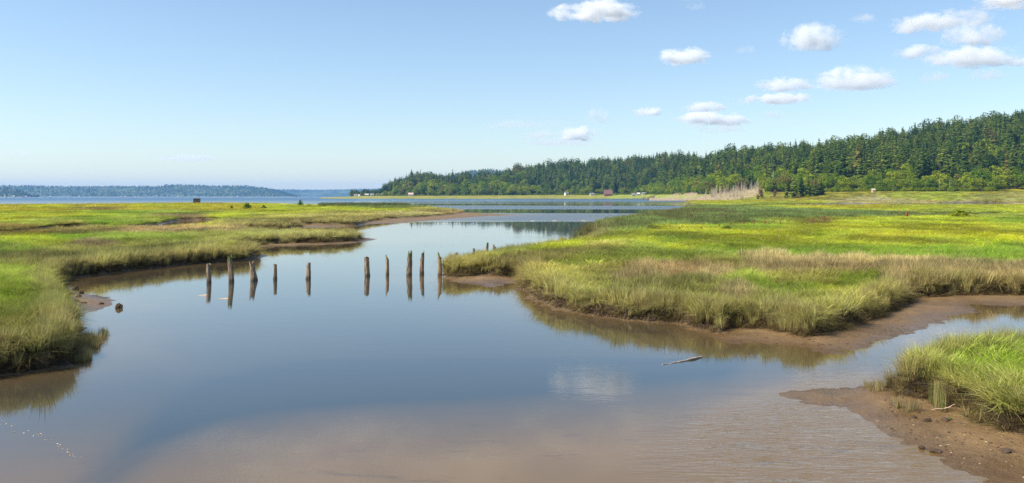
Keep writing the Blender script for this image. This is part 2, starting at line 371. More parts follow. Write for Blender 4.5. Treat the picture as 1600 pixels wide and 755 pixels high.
SEEDS = [
 # left near bank
 (20,440,'mid'),(70,438,'mid'),(40,470,'green'),(90,490,'green'),(20,500,'mid'),(60,520,'khaki'),(20,545,'khaki'),(100,530,'olive'),(-120,500,'green'),(60,560,'sedge'),(0,570,'sedge'),(-200,560,'khaki'),
 # left lobe by the posts
 (100,418,'olive'),(180,410,'sedge'),(250,403,'olive'),(320,398,'sedge'),(380,396,'khaki'),(400,396,'sedge'),(230,388,'khaki'),(330,384,'khaki'),(120,398,'khaki'),(140,388,'tan'),(20,400,'mid'),(60,412,'olive'),
 (60,385,'lime'),(20,375,'lime'),(120,375,'green'),(-60,385,'green'),(250,378,'mid'),(330,376,'khaki'),(180,380,'mid'),
 (200,366,'tan'),(260,366,'tan'),(320,366,'straw'),(380,366,'tan'),(150,362,'olive'),(110,368,'olive'),
 (430,372,'low'),(480,371,'low'),(530,370,'low'),(400,374,'khaki'),(500,377,'olive'),(440,378,'sedge'),(540,376,'sedge'),(400,366,'low'),(460,367,'low'),
 (30,362,'brown'),(90,352,'khaki'),(60,350,'mid'),(150,347,'green'),(220,345,'mid'),(10,345,'lime'),(160,356,'green'),(290,352,'lime'),(330,350,'khaki'),(400,352,'sedge'),(440,350,'olive'),(240,352,'mid'),
 (360,350,'olive'),(350,342,'lime'),(290,340,'tan'),(300,335,'mid'),(440,342,'khaki'),(500,346,'sedge'),(540,346,'olive'),
 (20,337,'lime'),(100,335,'lime'),(200,334,'green'),(250,332,'mid'),(380,336,'lime'),(450,334,'lime'),(520,336,'khaki'),(560,340,'sedge'),(600,338,'pale'),(660,335,'pale'),(710,332,'tan'),
 (60,329,'gold'),(150,328,'brown'),(220,328,'gold'),(300,328,'gold'),(380,327,'gold'),(450,328,'lime'),(540,329,'lime'),(620,330,'lime'),(680,329,'khaki'),
 (0,324,'gold'),(100,325,'yellow'),(150,323,'gold'),(250,324,'lime'),(350,322,'gold'),(500,324,'lime'),(600,325,'rush'),(560,323.5,'rush'),(420,323,'lime'),
 # right tip with the stumps
 (705,420,'khaki'),(740,414,'khaki'),(780,412,'khaki'),(760,424,'olive'),(800,420,'olive'),(740,403,'green'),(790,402,'green'),(820,398,'green'),(860,396,'lime'),(830,410,'olive'),(880,408,'olive'),
 (860,432,'khaki'),(840,445,'khaki'),(900,450,'khaki'),(880,465,'sedge'),(940,470,'khaki'),(1000,480,'sedge'),(1050,485,'olive'),(940,430,'khaki'),(900,416,'mid'),(960,410,'mid'),
 (990,438,'straw'),(1050,436,'tan'),(1110,440,'straw'),(1020,460,'sedge'),(1070,455,'olive'),(1150,468,'straw'),(1100,470,'khaki'),(1120,495,'khaki'),(1180,495,'khaki'),(1230,500,'sedge'),(1150,450,'mid'),
 (1180,458,'green'),(1250,465,'green'),(1310,470,'lime'),(1350,460,'green'),(1390,462,'mid'),(1280,490,'khaki'),(1330,488,'khaki'),(1390,474,'khaki'),(1400,466,'olive'),(1230,450,'khaki'),(1300,448,'khaki'),
 (1380,448,'green'),(1210,430,'straw'),(1260,436,'straw'),(1310,432,'straw'),(1360,432,'tan'),(1200,418,'straw'),(1280,420,'straw'),(1350,420,'straw'),(1420,430,'straw'),(1440,450,'straw'),(1500,446,'straw'),
 (1560,448,'straw'),(1620,450,'straw'),(1480,432,'straw'),(1560,428,'straw'),(1460,420,'straw'),(1540,418,'pale'),(1600,430,'straw'),(1700,440,'straw'),(1480,456,'olive'),(1600,456,'sedge'),(1540,456,'olive'),
 (1050,412,'mid'),(1120,412,'mid'),(1000,398,'mid'),(1060,398,'lime'),(940,394,'khaki'),(1130,420,'khaki'),
 (900,390,'lime'),(950,382,'lime'),(1000,382,'lime'),(1060,380,'green'),(1120,385,'lime'),(1150,398,'green'),(1200,402,'green'),(1260,405,'green'),(1330,404,'green'),(1400,406,'green'),(1460,406,'green'),(1560,408,'green'),
 (1100,370,'lime'),(1160,372,'yellow'),(1220,378,'yellow'),(1220,390,'lime'),(1290,388,'lime'),(1300,372,'lime'),(1370,376,'yellow'),(1370,392,'lime'),(1440,384,'lime'),(1450,370,'yellow'),(1520,375,'yellow'),(1520,390,'lime'),
 (1590,382,'yellow'),(1590,395,'green'),(1700,380,'yellow'),(1300,360,'yellow'),(1400,358,'yellow'),(1500,358,'yellow'),(1580,360,'lime'),(1230,358,'lime'),(1180,358,'green'),
 (950,362,'rush'),(1000,356,'rush'),(1050,352,'rush'),(1100,350,'rush'),(1000,346,'rush'),(1080,342,'rush'),(1150,345,'rush'),(1180,338,'rush'),(1120,334,'rush'),(1220,340,'rush'),(1280,338,'rush'),(1340,336,'rush'),
 (1380,337,'rush'),(1160,330,'rush'),(1230,331,'rush'),(960,372,'mid'),(1040,364,'lime'),(1240,350,'mid'),(1290,350,'brown'),(1340,350,'lime'),(1420,348,'lime'),(1500,348,'lime'),(1580,348,'green'),
 (1420,333,'mid'),(1400,330,'lime'),(1500,332,'mid'),(1560,338,'mid'),(1580,330,'lime'),(1280,328,'lime'),(1340,326,'gold'),(1450,326,'lime'),(1550,325,'lime'),(1700,330,'mid'),
 (1200,318.5,'mid'),(1100,318,'lime'),(1130,316,'gold'),(1250,317,'lime'),(1250,314,'gold'),(1350,316.5,'pale'),(1390,317,'pale'),(1450,315,'lime'),(1550,318,'pale'),(1350,314,'gold'),(1450,313.5,'gold'),(1550,314,'gold'),
 (1600,317,'khaki'),(1150,313.5,'lime'),(1300,312.5,'lime'),(1400,312.5,'lime'),(1500,312.5,'gold'),(1600,312.5,'gold'),(900,310,'gold'),(700,310,'gold'),(1000,310,'lime'),
 # near right bank
 (1400,603,'straw'),(1430,612,'straw'),(1460,618,'sedge'),(1500,630,'khaki'),(1550,650,'khaki'),(1450,598,'mid'),(1510,600,'green'),(1560,610,'green'),(1600,640,'mid'),(1480,590,'mid'),(1560,585,'green'),(1650,620,'green'),(1700,680,'khaki'),
]
S_XY = np.array([(a / 60.0, math.log(max(b - HOR, 2.5)) * 7.5) for a, b, c in SEEDS])
S_C = np.array([PAL[c][0] for a, b, c in SEEDS]) * np.array([1.45, 1.45, 1.25]); S_H = np.array([PAL[c][1] for a, b, c in SEEDS]); S_K = np.array([PAL[c][2] for a, b, c in SEEDS])

def veg(x, y):
    px = 800 + F_PX * x / y; py = HOR + 4.6 * F_PX / y
    wx = (fbm(x * 0.10, y * 0.07, 51, 3) - 0.5) * 1.6; wy = (fbm(x * 0.10, y * 0.07, 57, 3) - 0.5) * 1.2
    q = np.stack([px / 60.0 + wx, np.log(np.maximum(py - HOR, 2.5)) * 7.5 + wy], 1)
    C = np.zeros((len(x), 3)); H = np.zeros(len(x)); K = np.zeros(len(x), int)
    for i in range(0, len(x), 20000):
        d = ((q[i:i+20000, None, :] - S_XY[None]) ** 2).sum(2)
        w = np.exp(-d / 0.10 + d.min(1, keepdims=True) / 0.10) ; w /= w.sum(1, keepdims=True)
        C[i:i+20000] = w @ S_C; H[i:i+20000] = w @ S_H
        jit = d * (0.75 + 0.5 * rng.random(d.shape)); K[i:i+20000] = S_K[jit.argmin(1)]
    n = fbm(x * 0.45, y * 0.45, 61, 4); n2 = fbm(x * 0.09, y * 0.06, 63, 3)
    C = C * (0.72 + 0.56 * n[:, None])
    C = C * (1 + (n2[:, None] - 0.5) * np.array([0.7, 0.35, 0.3]))
    # streaks of drier or greener growth, as bands on a flat marsh
    n3 = smooth(0.5, 0.72, fbm(x * 0.018 * 3, y * 0.03, 67, 4))
    C = C * (1 - 0.28 * n3[:, None] * np.array([0.7, 0.8, 0.6]))
    return C, H, K

# ------------------------------------------------------------------ ground sheet
def build_ground():
    rows = [9.0]
    while rows[-1] < 4200: rows.append(rows[-1] * (1.0042 if rows[-1] < 75 else 1.0078))
    rows = np.array(rows); us = np.linspace(-0.86, 0.86, 660)
    Y = np.repeat(rows, len(us)); U = np.tile(us, len(rows)); X = U * (Y + 14.0)
    z = np.empty(len(X)); t = np.empty(len(X)); e = np.empty(len(X)); pxs = np.empty(len(X)); dcs = np.empty(len(X))
    for i in range(0, len(X), 60000):
        s = slice(i, i + 60000)
        z[s], t[s], e[s], _, dcs[s], pxs[s] = land(X[s], Y[s])
    C, H, K = np.zeros((len(X), 3)), None, None
    on = (t > 0.02)
    C[on] = veg(X[on], Y[on])[0]
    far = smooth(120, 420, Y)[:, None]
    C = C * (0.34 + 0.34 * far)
    # leaf litter under the wood
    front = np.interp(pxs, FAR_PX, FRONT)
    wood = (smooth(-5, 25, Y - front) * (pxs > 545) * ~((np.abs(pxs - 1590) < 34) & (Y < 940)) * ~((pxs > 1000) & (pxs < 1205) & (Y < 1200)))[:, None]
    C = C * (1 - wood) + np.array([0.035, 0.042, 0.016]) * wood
    nr, nc = len(rows), len(us)
    Z2 = z.reshape(nr, nc)
    gy = np.gradient(Z2, axis=0) / np.gradient(rows)[:, None]; gx = np.gradient(Z2, axis=1) / ((rows[:, None] + 14.0) * (us[1] - us[0]))
    sl = np.sqrt(gx**2 + gy**2).ravel()
    peat = smooth(0.25, 0.6, sl) * (z > 0.03) * (Y < 900) * smooth(-0.3, 0.05, e) * (1 - smooth(0.6, 1.4, e / (1 + Y * 0.004)))
    wet = np.clip(1 - (z - 0.0) / 0.12, 0, 1)
    idx = (np.arange(nr - 1)[:, None] * nc + np.arange(nc - 1)[None]).ravel()
    f = np.stack([idx, idx + 1, idx + nc + 1, idx + nc], 1).ravel()
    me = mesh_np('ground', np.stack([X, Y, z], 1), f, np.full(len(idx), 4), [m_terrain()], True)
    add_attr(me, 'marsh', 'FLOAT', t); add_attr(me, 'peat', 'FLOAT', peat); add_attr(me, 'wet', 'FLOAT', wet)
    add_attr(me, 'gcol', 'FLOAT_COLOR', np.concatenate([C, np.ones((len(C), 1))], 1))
    o = link('ground', me); tag(o, 'brown tidal mud, peat banks and flat marsh rising to the wooded hill', kind='structure')
build_ground()

def gz(x, y):
    return float(land(np.array([x], float), np.array([y], float))[0][0])

def build_water():
    ys = [-400.0, -100, -30, -5, 4]
    y = 8.0
    while y < 16500: ys.append(y); y *= 1.012
    ys.append(16500)
    ys = np.array(ys); ss = np.linspace(-1, 1, 321)
    half = np.clip(np.abs(ys) * 1.1, 60, 11500)
    Y = np.repeat(ys, len(ss)); X = (half[:, None] * ss[None]).ravel()
    yc = np.maximum(Y, 8.0); px = 800 + F_PX * X / yc; py = HOR + 5 * F_PX / yc
    P = np.stack([px, py], 1)
    dch = line_dist(P, np.array([(60, 860), (150, 760), (230, 690), (330, 635), (420, 615), (600, 600), (800, 592), (980, 575), (1120, 570)], float))
    murk = 0.05 + 0.72 * smooth(565, 740, py + 0.05 * (px - 800)) - 0.45 * np.exp(-(dch / 30.0) ** 2) * (py > 560)
    murk += 0.5 * smooth(-40, 10, 0.0 + (py - 590) - np.abs(px - 1330) * 0.25) * smooth(1000, 1200, px)
    near = (Y < 260) & (Y > 8); sdb = np.full(len(X), -99.0); Q = np.stack([X, Y], 1)[near]
    q = np.maximum(np.maximum(poly_sd(Q, P_L), poly_sd(Q, P_R)), poly_sd(Q, P_B))
    for p in P_M: q = np.maximum(q, poly_sd(Q, p))
    sdb[near] = q; shallow_reflect = np.exp(np.minimum(sdb, 0) / (1.4 + Y * 0.035))
    murk = murk * (1 - 0.75 * smooth(150, 500, Y)) + 0.55 * shallow_reflect  # brown shallows, plus the banks' golden reflection painted in as murk
    murk = np.where(py > 560, murk + 0.35 * smooth(620, 755, py) * np.exp(-((px - 950) / 420) ** 2), murk)
    rn = fbm(X * 0.02, Y * 0.06, 71, 3)
    rip = 0.035 + 0.06 * np.exp(-(((px - 930) / 130) ** 2 + ((py - 600) / 30.0) ** 2)) * 0.6 + 0.05 * smooth(0.5, 0.75, fbm(X * 0.05, Y * 0.12, 73, 3))
    rip += 1.25 * smooth(590, 680, py + 0.22 * (px - 1150)) * smooth(950, 1150, px) * smooth(1700, 1350, px)
    # a patch of ruffled water beyond the posts and wind lanes in the open bay
    rip += 0.16 * np.exp(-(((px - 690) / 110) ** 2 + ((py - 384) / 6.0) ** 2))
    rip = rip / (1 + (Y / 140.0) ** 1.5)
    lanes = smooth(0.42, 0.6, fbm(X * 0.0016 + 9, Y * 0.011, 79, 3))
    bw = 1.2 * (fbm(X * 0.004, Y * 0.0, 83, 3) - 0.5)
    sheen = smooth(500, 1000, Y) * (0.35 + 0.65 * lanes) * 0.7 + smooth(250, 400, Y) * 0.10 * lanes
    sheen = np.where(Y > 1150, np.maximum(sheen, 0.75), sheen)
    sheen = np.where((px < 560) & (Y > 600), np.maximum(sheen, 0.55 + 0.4 * smooth(700, 1500, Y)), sheen)
    for c0, hw_ in ((312.3, 1.5), (324.8, 2.4), (341.0, 5.5)):
        sheen = np.where((px > 620) & (np.abs(py - c0 + bw * hw_) < hw_ * 1.5), np.maximum(sheen, smooth(1.5, 0.7, np.abs(py - c0 + bw * hw_) / hw_) * 0.75), sheen)
    nr, nc = len(ys), len(ss)
    idx = (np.arange(nr - 1)[:, None] * nc + np.arange(nc - 1)[None]).ravel()
    f = np.stack([idx, idx + 1, idx + nc + 1, idx + nc], 1).ravel()
    me = mesh_np('water', np.stack([X, Y, np.zeros_like(X)], 1), f, np.full(len(idx), 4), [m_water()], True)
    add_attr(me, 'murk', 'FLOAT', np.clip(murk, 0, 1.2)); add_attr(me, 'ripple', 'FLOAT', rip); add_attr(me, 'deep', 'FLOAT', smooth(450, 1400, Y) * np.where(px < 640, 1.0, 0.8)); add_attr(me, 'sheen', 'FLOAT', sheen)  # the deep attribute weights painted sky blue on far water, not depth
    o = link('water', me); tag(o, 'calm brown and blue tidal water reflecting the sky and banks', kind='structure')
build_water()

# ------------------------------------------------------------------ instancing for uncountable growth
def scatter_group(proto_col, name, has_tint=True):
    ng = bpy.data.node_groups.new(name, 'GeometryNodeTree')
    ng.interface.new_socket('Geometry', in_out='INPUT', socket_type='NodeSocketGeometry')
    ng.interface.new_socket('Geometry', in_out='OUTPUT', socket_type='NodeSocketGeometry')
    N = ng.nodes.new; L = ng.links.new
    gi = N('NodeGroupInput'); go = N('NodeGroupOutput')
    m2p = N('GeometryNodeMeshToPoints')
    ci = N('GeometryNodeCollectionInfo'); ci.inputs['Collection'].default_value = proto_col
    ci.inputs['Separate Children'].default_value = True; ci.inputs['Reset Children'].default_value = True
    iop = N('GeometryNodeInstanceOnPoints'); iop.inputs['Pick Instance'].default_value = True
    def na(nm, typ):
        a = N('GeometryNodeInputNamedAttribute'); a.data_type = typ; a.inputs['Name'].default_value = nm; return a.outputs['Attribute']
    L(gi.outputs[0], m2p.inputs['Mesh']); L(m2p.outputs[0], iop.inputs['Points'])
    L(ci.outputs[0], iop.inputs['Instance'])
    L(na('pick', 'INT'), iop.inputs['Instance Index'])
    e2r = N('FunctionNodeEulerToRotation'); L(na('rot', 'FLOAT_VECTOR'), e2r.inputs[0]); L(e2r.outputs[0], iop.inputs['Rotation'])
    L(na('scl', 'FLOAT_VECTOR'), iop.inputs['Scale'])
    L(iop.outputs[0], go.inputs[0])
    return ng

def scatter(name, pos, rot, scl, pick, ng, tint=None, **tags):
    me = mesh_np(name, pos, [], [])
    add_attr(me, 'rot', 'FLOAT_VECTOR', rot); add_attr(me, 'scl', 'FLOAT_VECTOR', scl)
    a = me.attributes.new('pick', 'INT', 'POINT'); a.data.foreach_set('value', np.asarray(pick, np.int32))
    if tint is not None: add_attr(me, 'tint', 'FLOAT_COLOR', np.concatenate([tint, np.ones((len(tint), 1))], 1))
    o = link(name, me); md = o.modifiers.new('growth', 'NODES'); md.node_group = ng
    tag(o, **tags); return o

def tuft_mesh(name, n, spread, h, width, lean, droop, seed, segs=3, hvar=0.35, stalk=0.0):
    r = np.random.default_rng(seed); V = []; Fc = []; BV = []; BH = []
    for i in range(n):
        a = r.random() * 2 * math.pi; rad = spread * math.sqrt(r.random()); bx, by = rad * math.cos(a), rad * math.sin(a)
        ad = a + r.normal() * 0.9; L = h * (1 - hvar + 2 * hvar * r.random()); ln = lean * (0.3 + r.random()) * (0.4 + rad / max(spread, 1e-3))
        dx, dy = math.cos(ad), math.sin(ad); fa = r.random() * math.pi; wx, wy = math.cos(fa), math.sin(fa)
        w = width * (0.6 + 0.8 * r.random()); bv = r.random(); b0 = len(V)
        for s in range(segs + 1):
            u = s / segs
            out = ln * L * u ** 1.3 + droop * L * u ** 3 * 0.5
            z = L * u - droop * L * 0.55 * u ** 3
            ww = w * (1 - u ** 1.6) * 0.5 + 0.0006
            cx, cyy = bx + dx * out, by + dy * out
            V.append((cx - wx * ww, cyy - wy * ww, z)); V.append((cx + wx * ww, cyy + wy * ww, z))
            BV += [bv, bv]; BH += [u, u]
            if s: k = b0 + 2 * s; Fc += [k - 2, k - 1, k + 1, k]
    me = mesh_np(name, V, Fc, [4] * (len(Fc) // 4), [M_GRASS])
    add_attr(me, 'bv', 'FLOAT', BV); add_attr(me, 'bh', 'FLOAT', BH)
    return me

def proto_collection(name, meshes):
    c = bpy.data.collections.new(name)
    for i, me in enumerate(meshes):
        c.objects.link(bpy.data.objects.new('%s_%02d' % (name, i), me))
    return c
PN = 4
protos = []
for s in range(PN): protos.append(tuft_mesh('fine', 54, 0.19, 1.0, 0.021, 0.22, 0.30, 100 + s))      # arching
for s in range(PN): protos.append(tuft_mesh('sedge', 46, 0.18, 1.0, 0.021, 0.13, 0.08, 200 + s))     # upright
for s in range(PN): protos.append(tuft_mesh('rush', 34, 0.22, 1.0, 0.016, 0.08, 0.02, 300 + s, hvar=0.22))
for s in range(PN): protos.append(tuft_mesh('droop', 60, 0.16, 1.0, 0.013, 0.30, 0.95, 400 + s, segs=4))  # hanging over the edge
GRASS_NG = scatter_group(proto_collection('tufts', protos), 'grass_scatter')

def sample_band(y0, y1, dens, wscale):
    """random points over the visible wedge between two distances"""
    um, ex = 0.66, 8.0
    area = um * (y1**2 - y0**2) + 2 * ex * (y1 - y0); n = int(area * dens)
    y = y0 + (y1 - y0) * rng.random(int(n * 1.0 * (um * y1 + ex) / (um * (y0 + y1) / 2 + ex))); y = y[rng.random(len(y)) < (um * y + ex) / (um * y1 + ex)]
    x = (rng.random(len(y)) * 2 - 1) * (um * y + ex)
    z, t, sde, sd0, dc, px = land(x, y)
    return x, y, z, t, sde, dc, px

G = {'x': [], 'y': [], 'z': [], 'c': [], 's': [], 'k': [], 'r': []}
RU = {'x': [], 'y': [], 'z': [], 'c': [], 's': [], 'k': [], 'r': []}
def push(D, x, y, z, c, s, k, r):
    for a, b in zip(('x', 'y', 'z', 'c', 's', 'k', 'r'), (x, y, z, c, s, k, r)): D[a].append(b)

BANDS = [(17, 26, 34, 1.0), (26, 36, 26, 1.0), (36, 50, 17, 1.15), (50, 70, 10, 1.35), (70, 100, 6.0, 1.7), (100, 150, 3.2, 2.3), (150, 230, 1.5, 3.2),
         (230, 360, 0.62, 4.6), (360, 620, 0.24, 6.5), (620, 1150, 0.06, 9.0)]
for (y0, y1, dens, ws) in BANDS:
    x, y, z, t, e, dc, px = sample_band(y0, y1, dens, ws)
    front = np.interp(px, FAR_PX, FRONT)
    ok = (t > 0.80) & (e > 0.18) & ~((y > front) & (px > 540))
    x, y, z, e, px = x[ok], y[ok], z[ok], e[ok], px[ok]
    if not len(x): continue
    C, H, K = veg(x, y)
    n = len(x); edge = smooth(1.6 * (1 + y * 0.006), 0.1, e)
    cl = fbm(x * 0.9, y * 0.9, 81, 3); big = fbm(x * 0.16, y * 0.10, 89, 3); C = C * (0.62 + 0.76 * smooth(0.3, 0.7, big))[:, None]; H = H * (0.50 + 0.95 * cl) * (0.75 + 0.5 * big) * (1 + 0.12 * edge) * np.interp(y, [25, 60, 110, 400], [0.85, 0.95, 0.85, 0.8])
    dry = smooth(0.50, 0.70, fbm(x * 0.7 + 40, y * 0.7, 87, 3))[:, None]; C = C * (1 - 0.20 * dry) + np.array([0.52, 0.43, 0.20]) * 0.20 * dry * (C.sum(1, keepdims=True) / 1.0)
    H = H * (0.75 + 0.5 * rng.random(n))
    w = ws * (0.85 + 0.4 * rng.random(n))
    eb = 0.38 * edge[:, None]; C = C * (1 - eb) + np.array([0.50, 0.42, 0.18]) * eb
    K = np.where((edge > 0.75) & (rng.random(n) < 0.12) & (K < 2), 3, K)
    H = np.where(K == 3, H * 0.85, H)
    pick = K * PN + rng.integers(0, PN, n)
    rot = np.stack([rng.normal(0, 0.08, n), rng.normal(0, 0.08, n) + 0.05, rng.random(n) * 6.283], 1)
    scl = np.stack([w * np.where(K == 2, 1.0, 1.0), w, H], 1)
    C = C * (0.66 + 0.68 * rng.random((n, 1)))
    isr = K == 2
    for D, mk in ((G, ~isr), (RU, isr)):
        push(D, x[mk], y[mk], z[mk] - 0.03, C[mk], scl[mk], pick[mk], rot[mk])
# fringe hanging over the cut banks
for (y0, y1, dens, ws) in ((17, 40, 60, 1.0), (40, 70, 30, 1.3), (70, 150, 9, 2.0)):
    x, y, z, t, e, dc, px = sample_band(y0, y1, dens, ws)
    ok = (e > 0.14) & (e < 0.40 * (1 + y * 0.004)) & (z > 0.40) & (rng.random(len(x)) < 0.28)
    x, y, z = x[ok], y[ok], z[ok]; n = len(x)
    if not n: continue
    C, H, K = veg(x, y)
    C = C * 0.6 + np.array([0.50, 0.40, 0.19]) * 0.4
    pick = 3 * PN + rng.integers(0, PN, n)
    rot = np.stack([rng.normal(0, 0.25, n), rng.normal(0, 0.25, n), rng.random(n) * 6.283], 1)
    w = ws * (0.9 + 0.3 * rng.random(n))
    push(G, x, y, z, C, np.stack([w, w, H * (0.40 + 0.35 * rng.random(n))], 1), pick, rot)
for (y0, y1, dens, ws) in ((17, 40, 34, 0.8), (40, 70, 20, 1.0), (70, 150, 7, 1.5)):      # upright straw stems along the brink
    x, y, z, t, e, dc, px = sample_band(y0, y1, dens, ws)
    ok = (e > 0.02) & (e < 0.75 * (1 + y * 0.004)) & (z > 0.12) & (fbm(x * 0.5, y * 0.5, 93, 3) > 0.40)
    x, y, z = x[ok], y[ok], z[ok]; n = len(x); C = veg(x, y)[0]; C = (C * 0.45 + np.array([0.56, 0.46, 0.20]) * 0.55) * (0.6 + 0.7 * rng.random((n, 1)))
    w = ws * (0.5 + 0.4 * rng.random(n)); rot = np.stack([rng.normal(0, 0.10, n), rng.normal(0, 0.10, n), rng.random(n) * 6.283], 1)
    push(G, x, y, z - 0.03, C, np.stack([w, w, 0.38 + 0.34 * rng.random(n)], 1), PN + rng.integers(0, PN, n), rot)
for (y0, y1, dens, ws) in ((17, 40, 60, 0.8), (40, 70, 30, 1.1), (70, 150, 7, 1.7)):
    x, y, z, t, e, dc, px = sample_band(y0, y1, dens, ws)
    ok = (e > -0.12) & (e < 0.26 * (1 + y * 0.004)) & (z > 0.08)
    x, y, z = x[ok], y[ok], z[ok]; n = len(x)
    C = np.array([[0.135, 0.088, 0.045]]) * (0.4 + 1.2 * rng.random((n, 1))) * (1 + np.array([[0.3, 0.6, 0.1]]) * (rng.random((n, 1)) < 0.3))
    rot = np.stack([rng.normal(0, 0.5, n), rng.normal(0, 0.5, n), rng.random(n) * 6.283], 1); w = ws * (0.5 + 0.5 * rng.random(n))
    push(G, x, y, z - 0.03, C, np.stack([w, w, 0.10 + 0.14 * rng.random(n)], 1), 3 * PN + rng.integers(0, PN, n), rot)
# a thin fringe of rushes standing in the water off the rush bed
def rush_patch(poly, z, n, hs, cols, ws):
    P = WP(poly, z); lo, hi = P.min(0), P.max(0)
    Q = lo + (hi - lo) * rng.random((n * 4, 2)); Q = Q[poly_sd(Q, P) > 0][:n]; m = len(Q)
    C = np.array(cols)[rng.integers(0, len(cols), m)] * (0.6 + 0.8 * rng.random((m, 1)))
    w = ws * (0.8 + 0.4 * rng.random(m)); h = hs * (0.8 + 0.4 * rng.random(m))
    zz = np.maximum(land(Q[:, 0], Q[:, 1])[0], 0) - 0.05
    push(RU, Q[:, 0], Q[:, 1], zz, C, np.stack([w, w, h], 1), 2 * PN + rng.integers(0, PN, m), np.stack([rng.normal(0, .05, m), rng.normal(0, .05, m), rng.random(m) * 6.28], 1))
rush_patch([(880,378),(940,374),(1000,362),(1150,345),(1150,332),(1040,331),(960,344),(915,356),(905,366)], 0.0, 2600, 0.9, [(0.09,0.15,0.05),(0.12,0.15,0.05),(0.16,0.10,0.04)], 1.6)
rush_patch([(500,323.5),(560,322),(640,324),(640,326),(500,326)], 0.0, 900, 1.5, [(0.09,0.14,0.05),(0.11,0.16,0.05)], 5.0)
rush_patch([(1140,358),(1300,351),(1300,346),(1140,350)], 0.4, 90, 0.8, [(0.24,0.10,0.03),(0.20,0.13,0.05)], 0.7)
rush_patch([(118,548),(150,545),(158,528),(140,522),(124,530)], 0.0, 34, 0.34, [(0.36,0.30,0.13),(0.26,0.25,0.09)], 0.7)
rush_patch([(128,552),(140,556),(136,566),(118,566)], 0.0, 26, 0.32, [(0.36,0.30,0.13)], 0.6)
rush_patch([(153,524),(158,520),(167,523),(164,532),(156,532)], 0.0, 7, 0.34, [(0.30,0.28,0.10)], 0.6)
rush_patch([(1345,604),(1386,602),(1388,607),(1350,608)], 0.0, 8, 0.25, [(0.36,0.30,0.13)], 0.5)
rush_patch([(1398,632),(1432,636),(1436,645),(1400,640)], 0.1, 7, 0.30, [(0.40,0.33,0.15)], 0.5)
rush_patch([(1458,632),(1474,634),(1476,646),(1462,645)], 0.1, 5, 0.55, [(0.38,0.34,0.14),(0.25,0.28,0.08)], 0.5)
rush_patch([(1360,604),(1440,612),(1470,626),(1500,634),(1470,618),(1430,606),(1400,600)], 0.15, 14, 0.35, [(0.36,0.31,0.13)], 0.7)

def finish(D, name, label, cat):
    A = {k: np.concatenate(v) for k, v in D.items()}
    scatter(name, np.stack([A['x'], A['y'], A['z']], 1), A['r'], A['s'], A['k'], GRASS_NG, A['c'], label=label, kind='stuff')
    print(name, len(A['x']))
finish(G, 'marsh_grass', 'green, yellow and straw coloured grass covering the marsh', 'grass')
finish(RU, 'rushes', 'dark green upright rushes standing at the edge of the marsh', 'rushes')
#--PART2--
# ------------------------------------------------------------------ trees
def crown_material(name, a, b, c=None, trans=0.25):
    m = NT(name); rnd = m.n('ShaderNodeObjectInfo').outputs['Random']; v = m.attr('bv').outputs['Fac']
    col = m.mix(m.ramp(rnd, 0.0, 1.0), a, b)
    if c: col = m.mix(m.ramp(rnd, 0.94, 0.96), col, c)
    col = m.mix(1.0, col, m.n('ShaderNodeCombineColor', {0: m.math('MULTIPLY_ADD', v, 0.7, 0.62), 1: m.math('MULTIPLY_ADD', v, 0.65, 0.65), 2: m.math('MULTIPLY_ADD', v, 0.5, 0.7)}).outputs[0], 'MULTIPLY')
    leaf_surface(m, col, trans); return m.mat
M_FIR = crown_material('fir_needles', (0.050, 0.092, 0.018), (0.155, 0.200, 0.032), (0.17, 0.145, 0.035))
M_LEAF = crown_material('broad_leaves', (0.125, 0.210, 0.020), (0.310, 0.355, 0.028), (0.24, 0.20, 0.055), 0.4)
M_BARK = simple('bark', (0.10, 0.075, 0.055), 0.9, 0.4, 2.0)
M_DEAD = simple('bleached_wood', (0.52, 0.42, 0.30), 0.9, 0.25, 0.7)
M_DEADTWIG = simple('dead_twigs', (0.42, 0.32, 0.22), 0.9, 0.25, 0.7)
M_RUST = crown_material('rusty_needles', (0.22, 0.11, 0.05), (0.26, 0.13, 0.06))

def fir_crown(seed, Rr=0.15, layers=24, lo=0.10, gap=0.0):
    """unit-height fir: drooping fronds in irregular whorls"""
    r = np.random.default_rng(seed); V = []; Fc = []; BV = []; pw = (0.85, 0.6, 0.75, 0.5, 0.9, 0.65)[seed % 6]
    lop = r.normal(0, 0.02, 2)
    for k in range(layers):
        u = (k + r.random() * 0.6) / layers; z = lo + (1 - lo) * u
        if r.random() < gap: continue
        prof = (1 - u) ** pw * (0.75 + 0.25 * min(1, u / 0.18)) * Rr * (0.60 + 0.7 * r.random()) + 0.006
        nb = 9 if u < 0.7 else 6
        a0 = r.random() * 6.28
        for j in range(nb):
            a = a0 + 6.283 * j / nb + r.normal(0, 0.22); L = prof * (0.7 + 0.55 * r.random())
            ca, sa = math.cos(a), math.sin(a); wd = L * (0.30 + 0.15 * r.random()) + 0.004; dz = -L * (0.35 + 0.5 * r.random())
            zz = z + r.normal(0, 0.006); bv = r.random(); b = len(V)
            mx, my = ca * L * 0.55 + lop[0] * 0, sa * L * 0.55
            V += [(0, 0, zz), (mx - sa * wd, my + ca * wd, zz + dz * 0.45 - wd * 0.35), (ca * L, sa * L, zz + dz), (mx + sa * wd, my - ca * wd, zz + dz * 0.45 - wd * 0.35)]
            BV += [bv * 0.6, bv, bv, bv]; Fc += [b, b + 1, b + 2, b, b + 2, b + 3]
    me = mesh_np('fir_crown', V, Fc, [3] * (len(Fc) // 3), [M_FIR]); add_attr(me, 'bv', 'FLOAT', BV); return me

